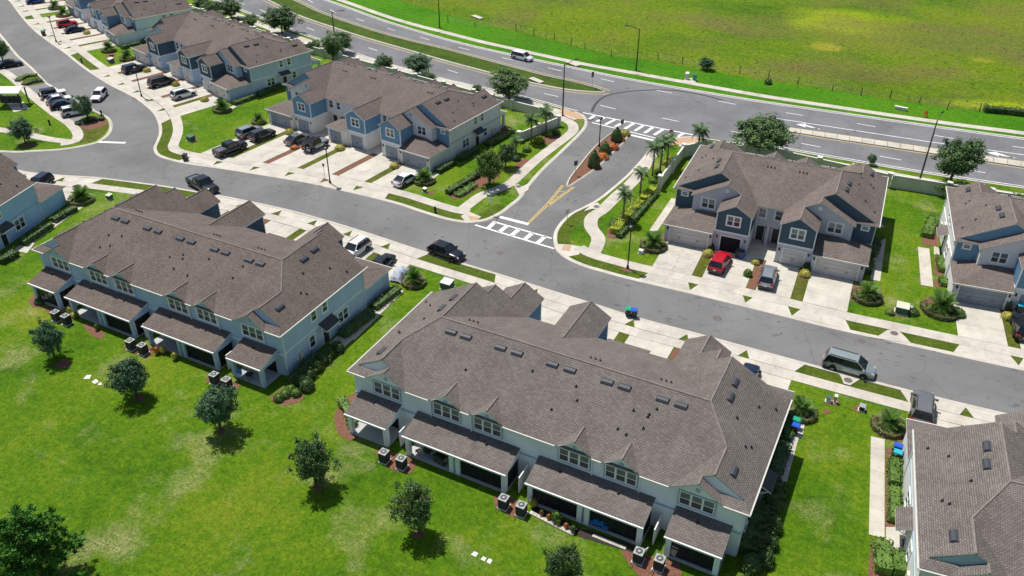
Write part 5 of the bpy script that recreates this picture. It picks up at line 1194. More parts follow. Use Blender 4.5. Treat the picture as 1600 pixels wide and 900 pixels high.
for c0, wd, h, mt, lb in [((-42.32,112.51),2.5,0.8,'leaf_orange','near orange red shrub on the median'),((-42.25,116.57),2.4,0.8,'leaf_orange','middle orange red shrub on the median'),((-41.79,108.95),1.6,0.6,'leaf_orange','far orange red shrub on the median'),((-42.36,122.46),1.9,0.9,'leaf_gold','gold shrub at the crossing end of the median'),((-42.08,120.01),1.6,0.6,'leaf_orange','small orange shrub by the gold one on the median'),((-53.47,113.47),2.1,0.9,'leaf_lime','round lime shrub below the entrance wall'),((-53.11,116.53),1.4,0.8,'leaf_lime','small lime shrub nearer the entrance wall pillar'),((-52.52,117.72),1.8,0.7,'leaf_hedge','dark shrub at the entrance wall pillar'),((-53.66,109.49),1.6,0.8,'leaf_bright','green shrub left of the round lime shrub'),((-53.67,105.78),1.6,0.8,'leaf_hedge','dark shrub on the left entrance bed'),((-32.86,114.89),1.4,0.8,'leaf_lime','lime shrub by the right entrance wall'),((-32.86,116.69),1.4,0.9,'leaf_lime','second lime shrub by the right entrance wall'),((-32.8,111.19),1.3,0.8,'leaf_bright','green shrub below the entrance palms'),((-32.55,108.21),1.4,0.7,'leaf_bright','green shrub at the end of the right entrance wall'),((-31.74,98.08),1.6,0.9,'leaf_oak','reddish dark shrub beside the middle lime hedge'),((-32.81,93.71),1.6,0.9,'leaf_oak','dark shrub beside the nearest lime hedge'),((-19.58,91.94),1.5,0.8,'leaf_gold','gold shrub between the left garage and the red car'),((-19.74,93.62),1.0,0.8,'leaf_hedge','dark shrub behind the gold one near the red car'),((-7.86,92.69),1.5,0.8,'leaf_gold','gold shrub between the silver car and the right garage'),((-7.92,94.13),1.2,1.0,'leaf_hedge','dark shrub behind the gold one near the silver car'),((14.07,94.23),1.5,0.7,'leaf_gold','gold shrub by the grey garage on the right'),((-13.97,89.5),1.2,0.9,'leaf_bright','leafy green plant on the mulch strip by the red car'),((-13.83,92.71),1.2,0.6,'leaf_gold','bronze shrub at the top of the mulch strip'),((-68.59,94.9),1.6,0.8,'leaf_gold','gold shrub left of the white sedan'),((-79.74,96.36),1.8,0.8,'leaf_gold','gold shrub right of the open topped jeep'),((-90.8,97.62),1.6,0.8,'leaf_gold','gold shrub left of the grey sedan'),((-86.33,93.45),1.5,0.5,'leaf_orange','reddish groundcover at the jeep mulch strip'),((-113.36,102.04),1.6,0.8,'leaf_gold','gold shrub beside the white suv garage'),((-123.61,105.34),1.6,0.8,'leaf_gold','gold shrub beside the dark van'),((-134.2,108.4),1.6,0.8,'leaf_gold','gold shrub beside the dark suv up the street'),((-164.15,119.69),1.6,0.8,'leaf_gold','gold shrub beside the navy sedan'),((-48.9,46.47),1.2,0.7,'leaf_bright','light green bush on the rear corner bed,left one'),((-48.83,47.27),1.2,0.8,'leaf_bright','light green bush on the rear corner bed,middle one'),((-48.07,47.12),1.2,0.7,'leaf_bright','light green bush on the rear corner bed,right one'),((-49.08,45.74),1.2,0.7,'leaf_bright','light green bush on the rear corner bed,nearest one'),((-48.83,54.75),1.7,1.1,'leaf_hedge','round dark bush at the light blue side door'),((-84.37,46.19),1.2,0.7,'leaf_oak','leafy bush at the far left porch corner'),((-78.75,46.27),1.0,0.5,'leaf_gold','yellow green plant by the first porch pillar'),((4.45,90.34),1.8,0.6,'leaf_hedge','low shrub right of the cream transformer'),((9.04,92.31),2.0,0.8,'leaf_bright','green shrub at the driveway corner of the white row'),((-97.07,114.15),0.1,0.1,'leaf_oak','tiny weed'),((-27.27,157.22),1.6,1.0,'leaf_oak','small dark bush at the field edge above the highway'),((-26.88,89.18),0.9,0.4,'leaf_box','small low plant in the lamp post bed'),((2.27,89.07),1.2,0.5,'leaf_bright','tuft left of the cream transformer'),((-55.74,92.62),1.2,0.5,'leaf_bright','leafy clump in front of the dark L shaped hedge')]:
    if 'weed' in lb: continue
    bush(lb, c0, wd, h, mt, len(lb), group='shrubs in the beds')
for k, c0 in enumerate([(-3.07,54.39),(-3.14,52.63),(-2.49,51.9),(-3.13,50.82),(-2.42,50.01),(-3.09,48.95),(-2.31,48.23),(-3.06,47.15),(-2.83,55.98)]):
    bush('dark rounded bush, number %s down the shaded border right of the centre row' % ('one two three four five six seven eight nine'.split()[k]), c0, 1.9, 1.35, 'leaf_hedge', k, group='dark bushes in the shaded border')
for k, c0 in enumerate([(-48.75,48.64),(-48.7,49.8),(-48.79,51.14),(-47.68,48.31),(-48.99,52.46),(-49.07,53.63)]):
    bush('dark rounded bush, number %s up the border by the light blue end wall' % ('one two three four five six'.split()[k]), c0, 1.7, 1.2, 'leaf_hedge', k, group='dark bushes by the light blue wall')
# rough grass clumps of the field: nobody could count them
rnd = random.Random(4); mb = MB('leaf_field', 'leaf_field_dry')
for i in range(11000):
    b0 = edge_f[int(rnd.random() * (len(edge_f) - 1))]
    dd = rnd.random() ** 1.5 * 150 + .4
    x, y = b0[0] + rnd.uniform(-4, 4) + dd * .25, b0[1] + dd * .97 + rnd.uniform(-1.5, 1.5)
    s = rnd.uniform(.07, .2); a = rnd.uniform(0, 3.14); hx, hy = math.cos(a) * s, math.sin(a) * s; k_ = rnd.uniform(.5, 1.1)
    mb.poly([(x - hx, y - hy, 0), (x + hx, y + hy, 0), (x + hx * .5 + rnd.uniform(-.1, .1), y + hy * .5 + .05, s * k_), (x - hx * .6, y - hy * .6 + .08, s * k_ * .8)], 'leaf_field' if rnd.random() < .7 else 'leaf_field_dry')
o = mb.build('rough_grass'); tag(o, 'rough tussocks of grass over the fenced field', 'grass', kind='stuff')

# ---------------------------------------------------------------- vehicles (front towards +x, wheels on z = 0)
def loft(secs, mat, mb):
    "secs: list of rings of equal length"
    for a, b_ in zip(secs, secs[1:]):
        n = len(a)
        for i in range(n): mb.poly([a[i], a[(i + 1) % n], b_[(i + 1) % n], b_[i]], mat, smooth=True)
    mb.poly(secs[0][::-1], mat); mb.poly(secs[-1], mat)
SPEC = {
 'sedan':   dict(L=4.75, W=1.84, belt=.93, H=1.44, hood=.86, nose=.70, tail=.86, trunk=.98, g=(-1.95, -1.05, .35, 1.05), wb=2.78, wr=.33),
 'suv':     dict(L=4.70, W=1.90, belt=1.08, H=1.70, hood=1.03, nose=.86, tail=.95, trunk=1.06, g=(-2.22, -1.90, .25, 1.02), wb=2.75, wr=.37),
 'crossover': dict(L=4.75, W=1.88, belt=.99, H=1.58, hood=.94, nose=.78, tail=.92, trunk=1.0, g=(-2.2, -1.45, .2, 1.0), wb=2.8, wr=.36),
 'minivan': dict(L=5.15, W=1.98, belt=1.05, H=1.76, hood=.98, nose=.80, tail=.95, trunk=1.05, g=(-2.48, -2.20, .75, 1.62), wb=3.02, wr=.35),
 'pickup':  dict(L=5.75, W=2.0, belt=1.15, H=1.90, hood=1.16, nose=1.0, tail=1.10, trunk=1.15, g=(-.95, -.80, .75, 1.35), wb=3.6, wr=.40),
 'jeep':    dict(L=4.6, W=1.86, belt=1.12, H=1.85, hood=1.12, nose=1.02, tail=1.05, trunk=1.12, g=(-2.1, -2.05, .42, .68), wb=2.95, wr=.42)}
WHEEL = {}
def wheel_meshes(r):
    if r not in WHEEL:
        t = MB('black_rubber'); w_ = .11
        prof = [(r * .62, -w_), (r * .96, -w_), (r, -w_ * .6), (r, w_ * .6), (r * .96, w_), (r * .62, w_)]
        n = 16
        for (r0, y0), (r1, y1) in zip(prof, prof[1:]):
            for i in range(n):
                a, b_ = 6.2832 * i / n, 6.2832 * (i + 1) / n
                t.poly([(r0 * math.cos(a), y0, r0 * math.sin(a)), (r0 * math.cos(b_), y0, r0 * math.sin(b_)), (r1 * math.cos(b_), y1, r1 * math.sin(b_)), (r1 * math.cos(a), y1, r1 * math.sin(a))], smooth=True)
        q = MB('alloy', 'black_rubber')
        for s in (-1, 1):
            q.poly([(r * .62 * math.cos(6.2832 * i / n), s * w_ * .6, r * .62 * math.sin(6.2832 * i / n)) for i in range(n)], 'black_rubber')
            for k in range(5):
                a = 6.2832 * k / 5; c, s_ = math.cos(a), math.sin(a); p = lambda u, v: (c * u - s_ * v, s * w_ * .75, s_ * u + c * v)
                q.poly([p(0, -.05), p(r * .6, -.07), p(r * .6, .07), p(0, .05)], 'alloy')
        WHEEL[r] = (t.mesh('wheel'), q.mesh('rim'))
    return WHEEL[r]
def car(label, pos, head, kind, col, sc=1., roofcol=None, group='parked cars', name=None, cat='car', rails=False):
    p = SPEC[kind]; L, W, H = p['L'], p['W'], p['H']; hw = W / 2
    root = empty(name or {'sedan': 'sedan', 'suv': 'suv', 'crossover': 'suv', 'minivan': 'minivan', 'pickup': 'pickup_truck', 'jeep': 'off_road_car'}[kind], (pos[0], pos[1], pos[2] if len(pos) > 2 else .01), R(head), sc)
    tag(root, label, cat, group)
    g0, g1, g2, g3 = p['g']; belt = p['belt']
    def sec(x, zt, w_, zb=.22):
        h_ = w_
        return [(x, -h_ * .55, zt), (x, h_ * .55, zt), (x, h_ * .86, zt - .05), (x, h_ * .97, zt - .2), (x, h_, (zt + zb) / 2), (x, h_ * .97, zb + .1), (x, h_ * .8, zb), (x, -h_ * .8, zb), (x, -h_ * .97, zb + .1), (x, -h_, (zt + zb) / 2), (x, -h_ * .97, zt - .2), (x, -h_ * .86, zt - .05)]
    box_ = kind in ('jeep', 'pickup')
    f = L / 2
    S_ = [sec(-f, p['tail'] * .86, hw * (.9 if not box_ else .96), .38), sec(-f + .08, p['tail'], hw * (.95 if not box_ else .99), .28), sec(-f + .45, p['trunk'], hw, .22), sec(g0, p['trunk'], hw), sec((g0 + g3) / 2, belt, hw),
          sec(g3 - .1, belt, hw), sec(g3 + .15, p['hood'] + .03, hw * .995), sec(f - .75, p['hood'] - .02, hw * .97), sec(f - .28, p['nose'] + .06, hw * .92), sec(f - .06, p['nose'] - .08, hw * .84, .3), sec(f, p['nose'] - .2, hw * .72, .36)]
    if box_: S_[-3:] = [sec(f - .25, p['nose'] + .1, hw * .95), sec(f - .05, p['nose'] + .02, hw * .93, .3), sec(f, p['nose'] - .08, hw * .9, .36)]
    mb = MB(col); loft(S_, col, mb); me = weld(mb.mesh('body')); put(me, 'body', root)
    # greenhouse
    tw = hw * (.74 if not box_ else .86); bw = hw * .93
    zr = H - .05
    gb = [(g0, -bw, belt - .02), (g3, -bw, belt - .02), (g3, bw, belt - .02), (g0, bw, belt - .02)]
    gt = [(g1, -tw, zr), (g2, -tw, zr), (g2, tw, zr), (g1, tw, zr)]
    wm = MB('car_glass'); wm.poly([gb[1], gb[2], gt[2], gt[1]]); wm.build('windshield', root)
    rm = MB('car_glass'); rm.poly([gb[3], gb[0], gt[0], gt[3]]); rm.build('rear_window', root)
    for a, b_ in ((0, 1), (2, 3)):
        sm = MB('car_glass'); sm.poly([gb[a], gb[b_], gt[b_], gt[a]]); sm.build('side_window', root)
    rc = roofcol or col
    rf = MB(rc); c = .06
    ov = .02
    ring0 = [(g1 - .03, -tw - ov, zr - .04), (g2 + .03, -tw - ov, zr - .04), (g2 + .03, tw + ov, zr - .04), (g1 - .03, tw + ov, zr - .04)]
    ring1 = [(g1 + .05, -tw + .06, zr + .035), (g2 - .06, -tw + .06, zr + .035), (g2 - .06, tw - .06, zr + .035), (g1 + .05, tw - .06, zr + .035)]
    ring2 = [((g1 + g2) / 2 - (g2 - g1) * .3, -tw * .6, zr + .06), ((g1 + g2) / 2 + (g2 - g1) * .3, -tw * .6, zr + .06), ((g1 + g2) / 2 + (g2 - g1) * .3, tw * .6, zr + .06), ((g1 + g2) / 2 - (g2 - g1) * .3, tw * .6, zr + .06)]
    for a, b_ in ((ring0, ring1), (ring1, ring2)):
        for i in range(4): rf.poly([a[i], a[(i + 1) % 4], b_[(i + 1) % 4], b_[i]], rc)
    rf.poly(ring2, rc)
    for i in range(4): rf.tube(Vector(gb[i]) + Vector((0, 0, -.02)), gt[i], .055, .045, rc, 5)
    mid = [.5] if kind in ('sedan', 'pickup') else [.36, .68]
    for s in (0, 1):
        for t in mid:
            a = lerp(gb[0 if s == 0 else 3], gb[1 if s == 0 else 2], t); b_ = lerp(gt[0 if s == 0 else 3], gt[1 if s == 0 else 2], t); rf.tube(a, b_, .04, .035, 'paint_black' if kind != 'jeep' else rc, 5)
    rf.build('roof', root)
    if rails:
        for s in (-1, 1):
            rl = MB('pole_black'); rl.box(g1 + .15, g2 - .2, s * tw * .88 - .025, s * tw * .88 + .025, zr + .04, zr + .1); rl.build('roof_rail', root)
    wt, rmw = wheel_meshes(p['wr'])
    cx = .05 if kind != 'pickup' else -.1
    for sx in (-1, 1):
        for sy in (-1, 1):
            o = put(wt, 'wheel', root, (cx + sx * p['wb'] / 2, sy * (hw - .10), p['wr'])); put(rmw, 'rim', o)
            ar = MB('drain_dark'); q = p['wr'] * 1.17
            ar.poly([(cx + sx * p['wb'] / 2 + q * math.cos(3.1416 * k / 12), sy * (hw + .004), p['wr'] + q * math.sin(3.1416 * k / 12)) for k in range(13)] if True else []); ar.build('wheel_arch', root)
    for s in (-1, 1):
        hl = MB('lamp_clear'); zt = p['nose']; x0 = f - .3
        hl.hexa([(x0, s * hw * .62 - .16, zt - .16), (f - .07, s * hw * .62 - .16, zt - .2), (f - .10, s * hw * .62 + .16, zt - .2), (x0, s * hw * .62 + .16, zt - .16), (x0, s * hw * .62 - .16, zt + .05), (f - .1, s * hw * .62 - .16, zt - .05), (f - .16, s * hw * .62 + .16, zt - .05), (x0, s * hw * .62 + .16, zt + .05)]); hl.build('headlight', root)
        tl = MB('lamp_red'); tl.box(-f - .01, -f + .22, *sorted((s * hw * .55, s * hw * .97)), p['tail'] - .22, p['tail'] - .02); tl.build('taillight', root)
        mr = MB(col); mr.box(g3 - .28, g3 - .1, *sorted((s * hw * .95, s * (hw + .2))), belt + .0, belt + .16); mr.build('mirror', root)
        dh = MB('chrome' if col != 'paint_black' else 'paint_black')
        dh.box(.46, .64, *sorted((s * (hw - .01), s * (hw + .025))), belt - .2, belt - .16)
        dh.build('door_handle', root)
    bp = MB('paint_black' if kind in ('jeep', 'suv', 'crossover') else col); bp.box(-f - .05, -f + .12, -hw * .88, hw * .88, .34, .58); bp.build('bumper', root)
    bp = MB('paint_black'); bp.box(f - .12, f + .02, -hw * .66, hw * .66, .32, .5); bp.build('grille', root)
    pl = MB('white_plastic'); pl.box(-f - .065, -f - .04, -.16, .16, .6, .74) if kind != 'jeep' else pl.box(-f - .065, -f - .04, -.7, -.4, .6, .74); pl.build('licence_plate', root)
    if kind == 'pickup':
        bd = MB('drain_dark' if col != 'paint_black' else 'paint_grey'); bd.box(-f + .12, g0 - .12, -hw * .8, hw * .8, belt - .03, belt + .03); bd.build('bed_cover' if col == 'paint_black' else 'bed', root)
        for s in (-1, 1): rl = MB(col); rl.box(-f + .05, g0 - .05, *sorted((s * hw * .8, s * hw * .97)), belt - .1, belt + .1); rl.build('bed_side', root)
        rl = MB(col); rl.box(-f + .02, -f + .12, -hw * .9, hw * .9, belt - .2, belt + .1); rl.build('tailgate', root)
    if kind == 'jeep':
        o = put(wt, 'spare_wheel', root, (-f - .14, 0, .95), R(90)); put(rmw, 'rim', o)
        for sx in (-1, 1):
            for sy in (-1, 1): fd = MB('paint_black'); fd.box(cx + sx * p['wb'] / 2 - .5, cx + sx * p['wb'] / 2 + .5, *sorted((sy * hw * .9, sy * (hw + .1))), .83, .92); fd.build('fender', root)
    return root
CARS = [('pale sage minivan parked by the kerb inlet on the right',(-0.25,76.41),-1,'minivan','paint_sage',1.0,None,True),('grey suv on the driveway by the bottom right roof',(7.03,72.81),92,'suv','paint_taupe',1.09,None,True),('black suv cut off by the right edge near the gold shrub',(15.44,92.09),97,'suv','paint_black',1.0,None,False),('red suv in front of the open garage',(-17.59,90.08),89,'suv','paint_red',1.0,None,False),('silver suv with dark glass roof left of the closed garage',(-11.61,89.45),95,'suv','paint_silver',1.0,None,True),('black suv parked on the street near the crosswalk',(-48.5,76.67),-6,'crossover','paint_black',1.03,None,False),('black pickup parked on the street above the left roof',(-88.79,76.45),-13,'pickup','paint_black',0.98,None,False),('white sedan on the driveway of the azure bay row',(-64.26,91.6),82,'sedan','paint_white',0.97,None,False),('white off road car with black hard top beside the grey sedan',(-83.32,95.03),82,'jeep','paint_silver',0.95,'paint_black',False),('grey sedan left of the off road car',(-87.38,95.67),82,'sedan','paint_grey',0.95,None,False),('dark green suv nearest to the long driveways of the left row end',(-93.35,94.25),80,'suv','paint_darkgrey',0.95,None,False),('silver suv partly hidden behind the dark green one',(-96.04,94.28),80,'suv','paint_silver',0.95,None,False),('black pickup on the driveway next to the corner bin',(-94.09,87.75),80,'pickup','paint_black',0.93,None,False),('dark blue suv at the slate bay row,farthest up the street',(-136.25,107.32),74,'suv','paint_navy',0.95,None,False),('dark van in the middle of the slate bay row drives',(-126.04,104.43),74,'minivan','paint_darkgrey',0.95,None,False),('white suv on the slate bay row driveway',(-117.93,101.74),74,'suv','paint_white',0.95,None,True),('white suv driving round the bend',(-130.68,94.33),-60,'suv','paint_white',0.92,None,False),('white off road car with black top in the parking court',(-138.32,91.01),62,'jeep','paint_white',0.92,'paint_black',False),('white sedan between off road car and navy sedan in the parking court',(-135.41,89.75),62,'sedan','paint_white',0.92,None,False),('navy sedan in the middle of the parking court',(-132.68,88.47),62,'sedan','paint_navy',0.92,None,False),('white suv beside the slim island tree',(-128.24,87.19),62,'suv','paint_white',0.92,None,False),('black sedan alone in the far parking bay',(-159.77,98.24),62,'sedan','paint_black',0.92,None,False),('crimson suv at the pale aqua row',(-172.51,121.62),66,'suv','paint_red',0.88,None,False),('navy sedan next to the crimson suv',(-167.48,119.49),66,'sedan','paint_navy',0.88,None,False),('bright blue car at the top left edge',(-194.98,130.89),64,'sedan','paint_blue',0.85,None,False),('dark blue car behind the sky blue eave at the left edge',(-109.72,65.95),-76,'suv','paint_navy',0.95,None,False),('white suv nose in at the light blue row with its dark tailgate to the street',(-58.9,71.76),-92,'suv','paint_white',1.0,None,True),('black sedan with shiny roof beside the tarpaulin vehicle',(-54.12,70.84),95,'sedan','paint_black',0.95,None,False),('dark blue car almost hidden behind the centre row roof',(-9.02,69.66),92,'sedan','paint_navy',1.0,None,False),('white minivan driving on the highway',(-73.94,148.26),-8,'minivan','paint_white',0.9,None,False)]
for lb, ps, hd, kd, cl, sc_, rc_, rl_ in CARS:
    car(lb, (ps[0], ps[1], .055 if 'street' not in lb and 'highway' not in lb and 'bend' not in lb and 'kerb' not in lb else .012), hd, kd, cl, sc_, rc_, 'cars on the driveways and roads', rails=rl_)
# vehicle under a silver tarpaulin
c0 = (-50.97,70.04)
rt = empty('covered_vehicle', (*c0, .05), R(95)); tag(rt, 'small vehicle under a crumpled silver tarpaulin at the light blue end garage', 'covered car')
rnd = random.Random(8); mb = MB('tarp_silver'); G_ = []
for i in range(13):
    row = []
    for j in range(9):
        x, y = -1.5 + 3.0 * i / 12, -.9 + 1.8 * j / 8
        ex = abs(x) / 1.5; ey = abs(y) / .9
        z = 1.12 * max(0, 1 - ex ** 2.4 * .8) * max(0, 1 - ey ** 3) + rnd.uniform(-.08, .08)
        row.append((x + rnd.uniform(-.05, .05), y + rnd.uniform(-.05, .05), max(.03, z)))
    G_.append(row)
for i in range(12):
    for j in range(8): mb.poly([G_[i][j], G_[i + 1][j], G_[i + 1][j + 1], G_[i][j + 1]])
mb.build('tarpaulin', rt)
wt, rmw = wheel_meshes(.33)
for sx in (-.85, .85): put(wt, 'wheel', rt, (sx, 0, .33))

# ---------------------------------------------------------------- street furniture and small things
def lamp_post(label, pos, h, name='street_lamp', group='residential lamp posts'):
    root = empty(name, (*pos, 0)); tag(root, label, 'street lamp', group)
    mb = MB('pole_black'); mb.lathe([(.17, 0), (.17, .35), (.09, .5), (.075, h * .98)], n=10); mb.build('post', root)
    hd = MB('pole_black'); hd.lathe([(.06, h - .05), (.12, h), (.34, h + .28), (.40, h + .33), (.30, h + .42), (.08, h + .52), (0, h + .56)], n=12); hd.build('lamp_head', root)
    gl = MB('lamp_clear'); gl.lathe([(.10, h + .03), (.28, h + .27), (0, h + .26)], n=10); gl.build('lens', root)
for c0, h, lb in [((-73.85,86.23),5.2,'black lamp post on a mulch triangle below the white off road car'),((-27.41,84.37),5.5,'black lamp post on the verge by the left wide driveway'),((-124.86,98.45),5.0,'black lamp post in front of the dark van drive'),((-165.21,112.85),5.0,'black lamp post below the crimson car'),((-44.31,116.32),4.4,'short black lamp on the near side of the crossing')]:
    lamp_post(lb, c0, h)
def highway_lamp(label, pos, h, adir, arm=2.2):
    root = empty('highway_lamp', (*pos, 0), adir); tag(root, label, 'street lamp', 'tall highway lamps')
    mb = MB('pole_bronze'); mb.box(-.25, .25, -.25, .25, 0, .12); mb.tube((0, 0, .1), (0, 0, h), .14, .08, n=10); mb.build('pole', root)
    ar = MB('pole_bronze'); p = Vector((0, 0, h - .25))
    for k in range(1, 6):
        t = k / 5; q = Vector((arm * t, 0, h - .25 + .75 * math.sin(t * 1.4))); ar.tube(p, q, .055, .05, n=6); p = q
    ar.build('arm', root)
    hd = MB('pole_bronze', 'lamp_clear'); hd.hexa([(arm - .1, -.16, h + .42), (arm + .75, -.12, h + .46), (arm + .75, .12, h + .46), (arm - .1, .16, h + .42), (arm - .1, -.12, h + .56), (arm + .7, -.08, h + .54), (arm + .7, .08, h + .54), (arm - .1, .12, h + .56)], 'pole_bronze'); hd.build('lamp_head', root)
for rec, ad, lb in [(((-54.66,125.22),8.9,1.09),1.0472,'tall lamp left of the crosswalk with its arm over the highway'),(((-51.59,152.78),8.0,1.24),-2.7925,'leaning looking tall lamp on the mown verge across the highway'),(((1.87,127.18),9.25,0.94),1.3963,'tall lamp by the perimeter wall behind the right lawn'),(((-118.22,145.56),4.25,1.39),0.2618,'tall lamp on the median behind the paired oaks'),(((-99.72,159.07),6.75,1.41),-2.0944,'tall lamp on the verge at the top of the field edge')]:
    highway_lamp(lb, rec[0], min(rec[1], 11.5), ad)
# stop sign, street names and small traffic signs
def sign_post(name, label, pos, h, cat='sign', rz=0.):
    root = empty(name, (*pos, 0), rz); tag(root, label, cat)
    mb = MB('galvanised'); mb.tube((0, 0, 0), (0, 0, h), .035, n=6); mb.build('post', root); return root
p0 = (-34.46,121.49)
r = sign_post('stop_sign', 'red octagonal stop sign at the crosswalk beside the palms', p0, 2.9, rz=R(24))
mb = MB('white_plastic'); mb.vwall([(.42 * math.cos(R(22.5 + 45 * k)), 2.5 + .42 * math.sin(R(22.5 + 45 * k))) for k in range(8)], -.07, -.05); o = mb.build('rim', r)
mb = MB('sign_red'); mb.vwall([(.38 * math.cos(R(22.5 + 45 * k)), 2.5 + .38 * math.sin(R(22.5 + 45 * k))) for k in range(8)], -.085, -.072); o = mb.build('plate', r)
cu = bpy.data.curves.new('lettering', 'FONT'); cu.body = 'STOP'; cu.size = .3; cu.align_x = 'CENTER'; cu.align_y = 'CENTER'; cu.extrude = .003
tx = bpy.data.objects.new('lettering_curve', cu); COL.objects.link(tx)
me = bpy.data.meshes.new_from_object(tx.evaluated_get(bpy.context.evaluated_depsgraph_get())); bpy.data.objects.remove(tx); me.materials.clear(); me.materials.append(MATS['white_plastic'])
lt = put(me, 'lettering', o, (0, -.092, 2.5)); lt.rotation_euler = (R(90), 0, 0)
r = sign_post('street_name_sign', 'green street name blades on a pole at the near left corner', (-48.78,88.76), 3.0, rz=R(20))
mb = MB('sign_green'); mb.box(-.55, .55, -.012, .012, 2.72, 2.95); mb.build('blade', r)
mb = MB('sign_green'); mb.box(-.012, .012, -.5, .5, 2.97, 3.18); mb.build('blade', r)
mb = MB('white_plastic'); mb.box(-.16, .16, -.03, -.045, 1.9, 2.5); mb.build('plate', r)
r = sign_post('street_name_sign', 'green street sign on the tree island at the bend', (-117.55,80.69), 3.0, rz=R(-20))
mb = MB('sign_green'); mb.box(-.55, .55, -.012, .012, 2.72, 2.95); mb.build('blade', r)
r = sign_post('road_sign', 'dark backed sign at the tip of the entrance median', (-43.47,105.11), 2.4, rz=R(60))
mb = MB('sign_back'); mb.box(-.32, .32, -.02, .02, 1.6, 2.35); mb.build('plate', r)
r = sign_post('road_sign', 'dark backed sign at the crossing end of the entrance median', (-43.1,122.96), 2.4, rz=R(60))
mb = MB('sign_back'); mb.box(-.32, .32, -.02, .02, 1.6, 2.35); mb.build('plate', r)
r = sign_post('road_sign', 'tall thin keep right sign on the point of the highway median', (-55.48,140.09), 3.0, rz=R(70))
mb = MB('sign_back'); mb.box(-.3, .3, -.02, .02, 2.0, 3.0); mb.build('plate', r)
r = sign_post('road_sign', 'thin sign post beside the lamp mulch triangle', (-75.21,86.81), 2.6, rz=R(10))
mb = MB('sign_back'); mb.box(-.15, .15, -.02, .02, 2.15, 2.6); mb.build('plate', r)
r = sign_post('road_sign', 'grey sign post on the entrance corner lawn', (-38.53,91.11), 2.2, rz=R(60))
mb = MB('galvanised'); mb.box(-.3, .3, -.02, .02, 1.6, 2.2); mb.build('plate', r)
def hydrant(pos, label, mat='pole_black'):
    root = empty('fire_hydrant', (*pos, .02)); tag(root, label, 'hydrant')
    mb = MB(mat); mb.lathe([(.2, 0), (.2, .08), (.13, .1), (.13, .62), (.19, .64), (.17, .78), (.06, .9), (0, .92)], n=10); mb.build('barrel', root)
    mb = MB(mat); mb.tube((-.24, 0, .5), (.24, 0, .5), .07, n=8); mb.build('nozzle', root)
hydrant((-55.76,85.73), 'dark hydrant between two verge strips near the crosswalk corner'); hydrant((-128.25,82.15), 'dark hydrant beside the curved walk near the kiosk'); hydrant((-124.08,89.05), 'dark hydrant on the tip of the tree island'); hydrant((-149.52,106.2), 'dark hydrant on the verge below the slate bay row')
# wheeled bins
def bin_(label, pos, lid, body='bin_dark', rz=0., group='wheeled bins'):
    root = empty('wheeled_bin', (*pos, .05), rz); tag(root, label, 'bin', group)
    mb = MB(body); mb.hexa([(-.24, -.26, .08), (.24, -.26, .08), (.24, .28, .08), (-.24, .28, .08), (-.3, -.33, .98), (.3, -.33, .98), (.3, .36, .98), (-.3, .36, .98)]); mb.build('body', root)
    mb = MB(lid); mb.hexa([(-.33, -.38, .98), (.33, -.38, .98), (.33, .38, .98), (-.33, .38, .98), (-.27, -.3, 1.06), (.27, -.3, 1.06), (.27, .34, 1.08), (-.27, .34, 1.08)]); mb.build('lid', root)
    for s in (-1, 1): mb = MB('black_rubber'); mb.tube((s * .24, .3, .13), (s * .31, .3, .13), .13, n=10); mb.build('wheel', root)
    mb = MB(body); mb.tube((-.25, .42, .95), (.25, .42, .95), .025, n=6); mb.build('handle', root)
for ps, ld, bd, rz, lb in [((-23.79,74.92),'bin_green_lid','bin_dark',0.4,'green lidded dark bin on the kerb,left of its blue lidded twin'),((-23.1,75.0),'bin_blue_lid','bin_dark',0.5,'blue lidded dark bin on the kerb beside the green lidded one'),((-98.06,82.25),'bin_dark','bin_dark',0.3,'black bin lying open on the corner verge by the bend'),((-171.07,114.49),'bin_green_lid','bin_dark',0.2,'dark bin with green lid by the top lamp post'),((-16.19,93.19),'bin_dark','bin_dark',0.0,'dark bin at the open garage behind the red suv'),((-15.68,93.11),'bin_dark','bin_blue',0.1,'navy bodied bin beside the open garage'),((-3.31,65.12),'bin_green_lid','bin_dark',1.5,'green lidded bin on the shaded walk of the centre row'),((-3.19,64.29),'bin_blue_lid','bin_dark',1.5,'blue lidded bin on the shaded walk of the centre row'),((5.61,65.85),'bin_blue_lid','bin_blue',1.6,'bright blue bin against the white wall at the bottom right'),((5.66,64.96),'bin_teal_lid','bin_dark',1.6,'teal lidded bin below the bright blue one'),((14.03,95.9),'utility_green','bin_dark',0.1,'dark green bin between the two grey garages'),((15.2,96.09),'bin_teal_lid','bin_dark',0.1,'teal lidded bin at the right edge garage')]:
    bin_(lb, ps, ld, bd, rz)
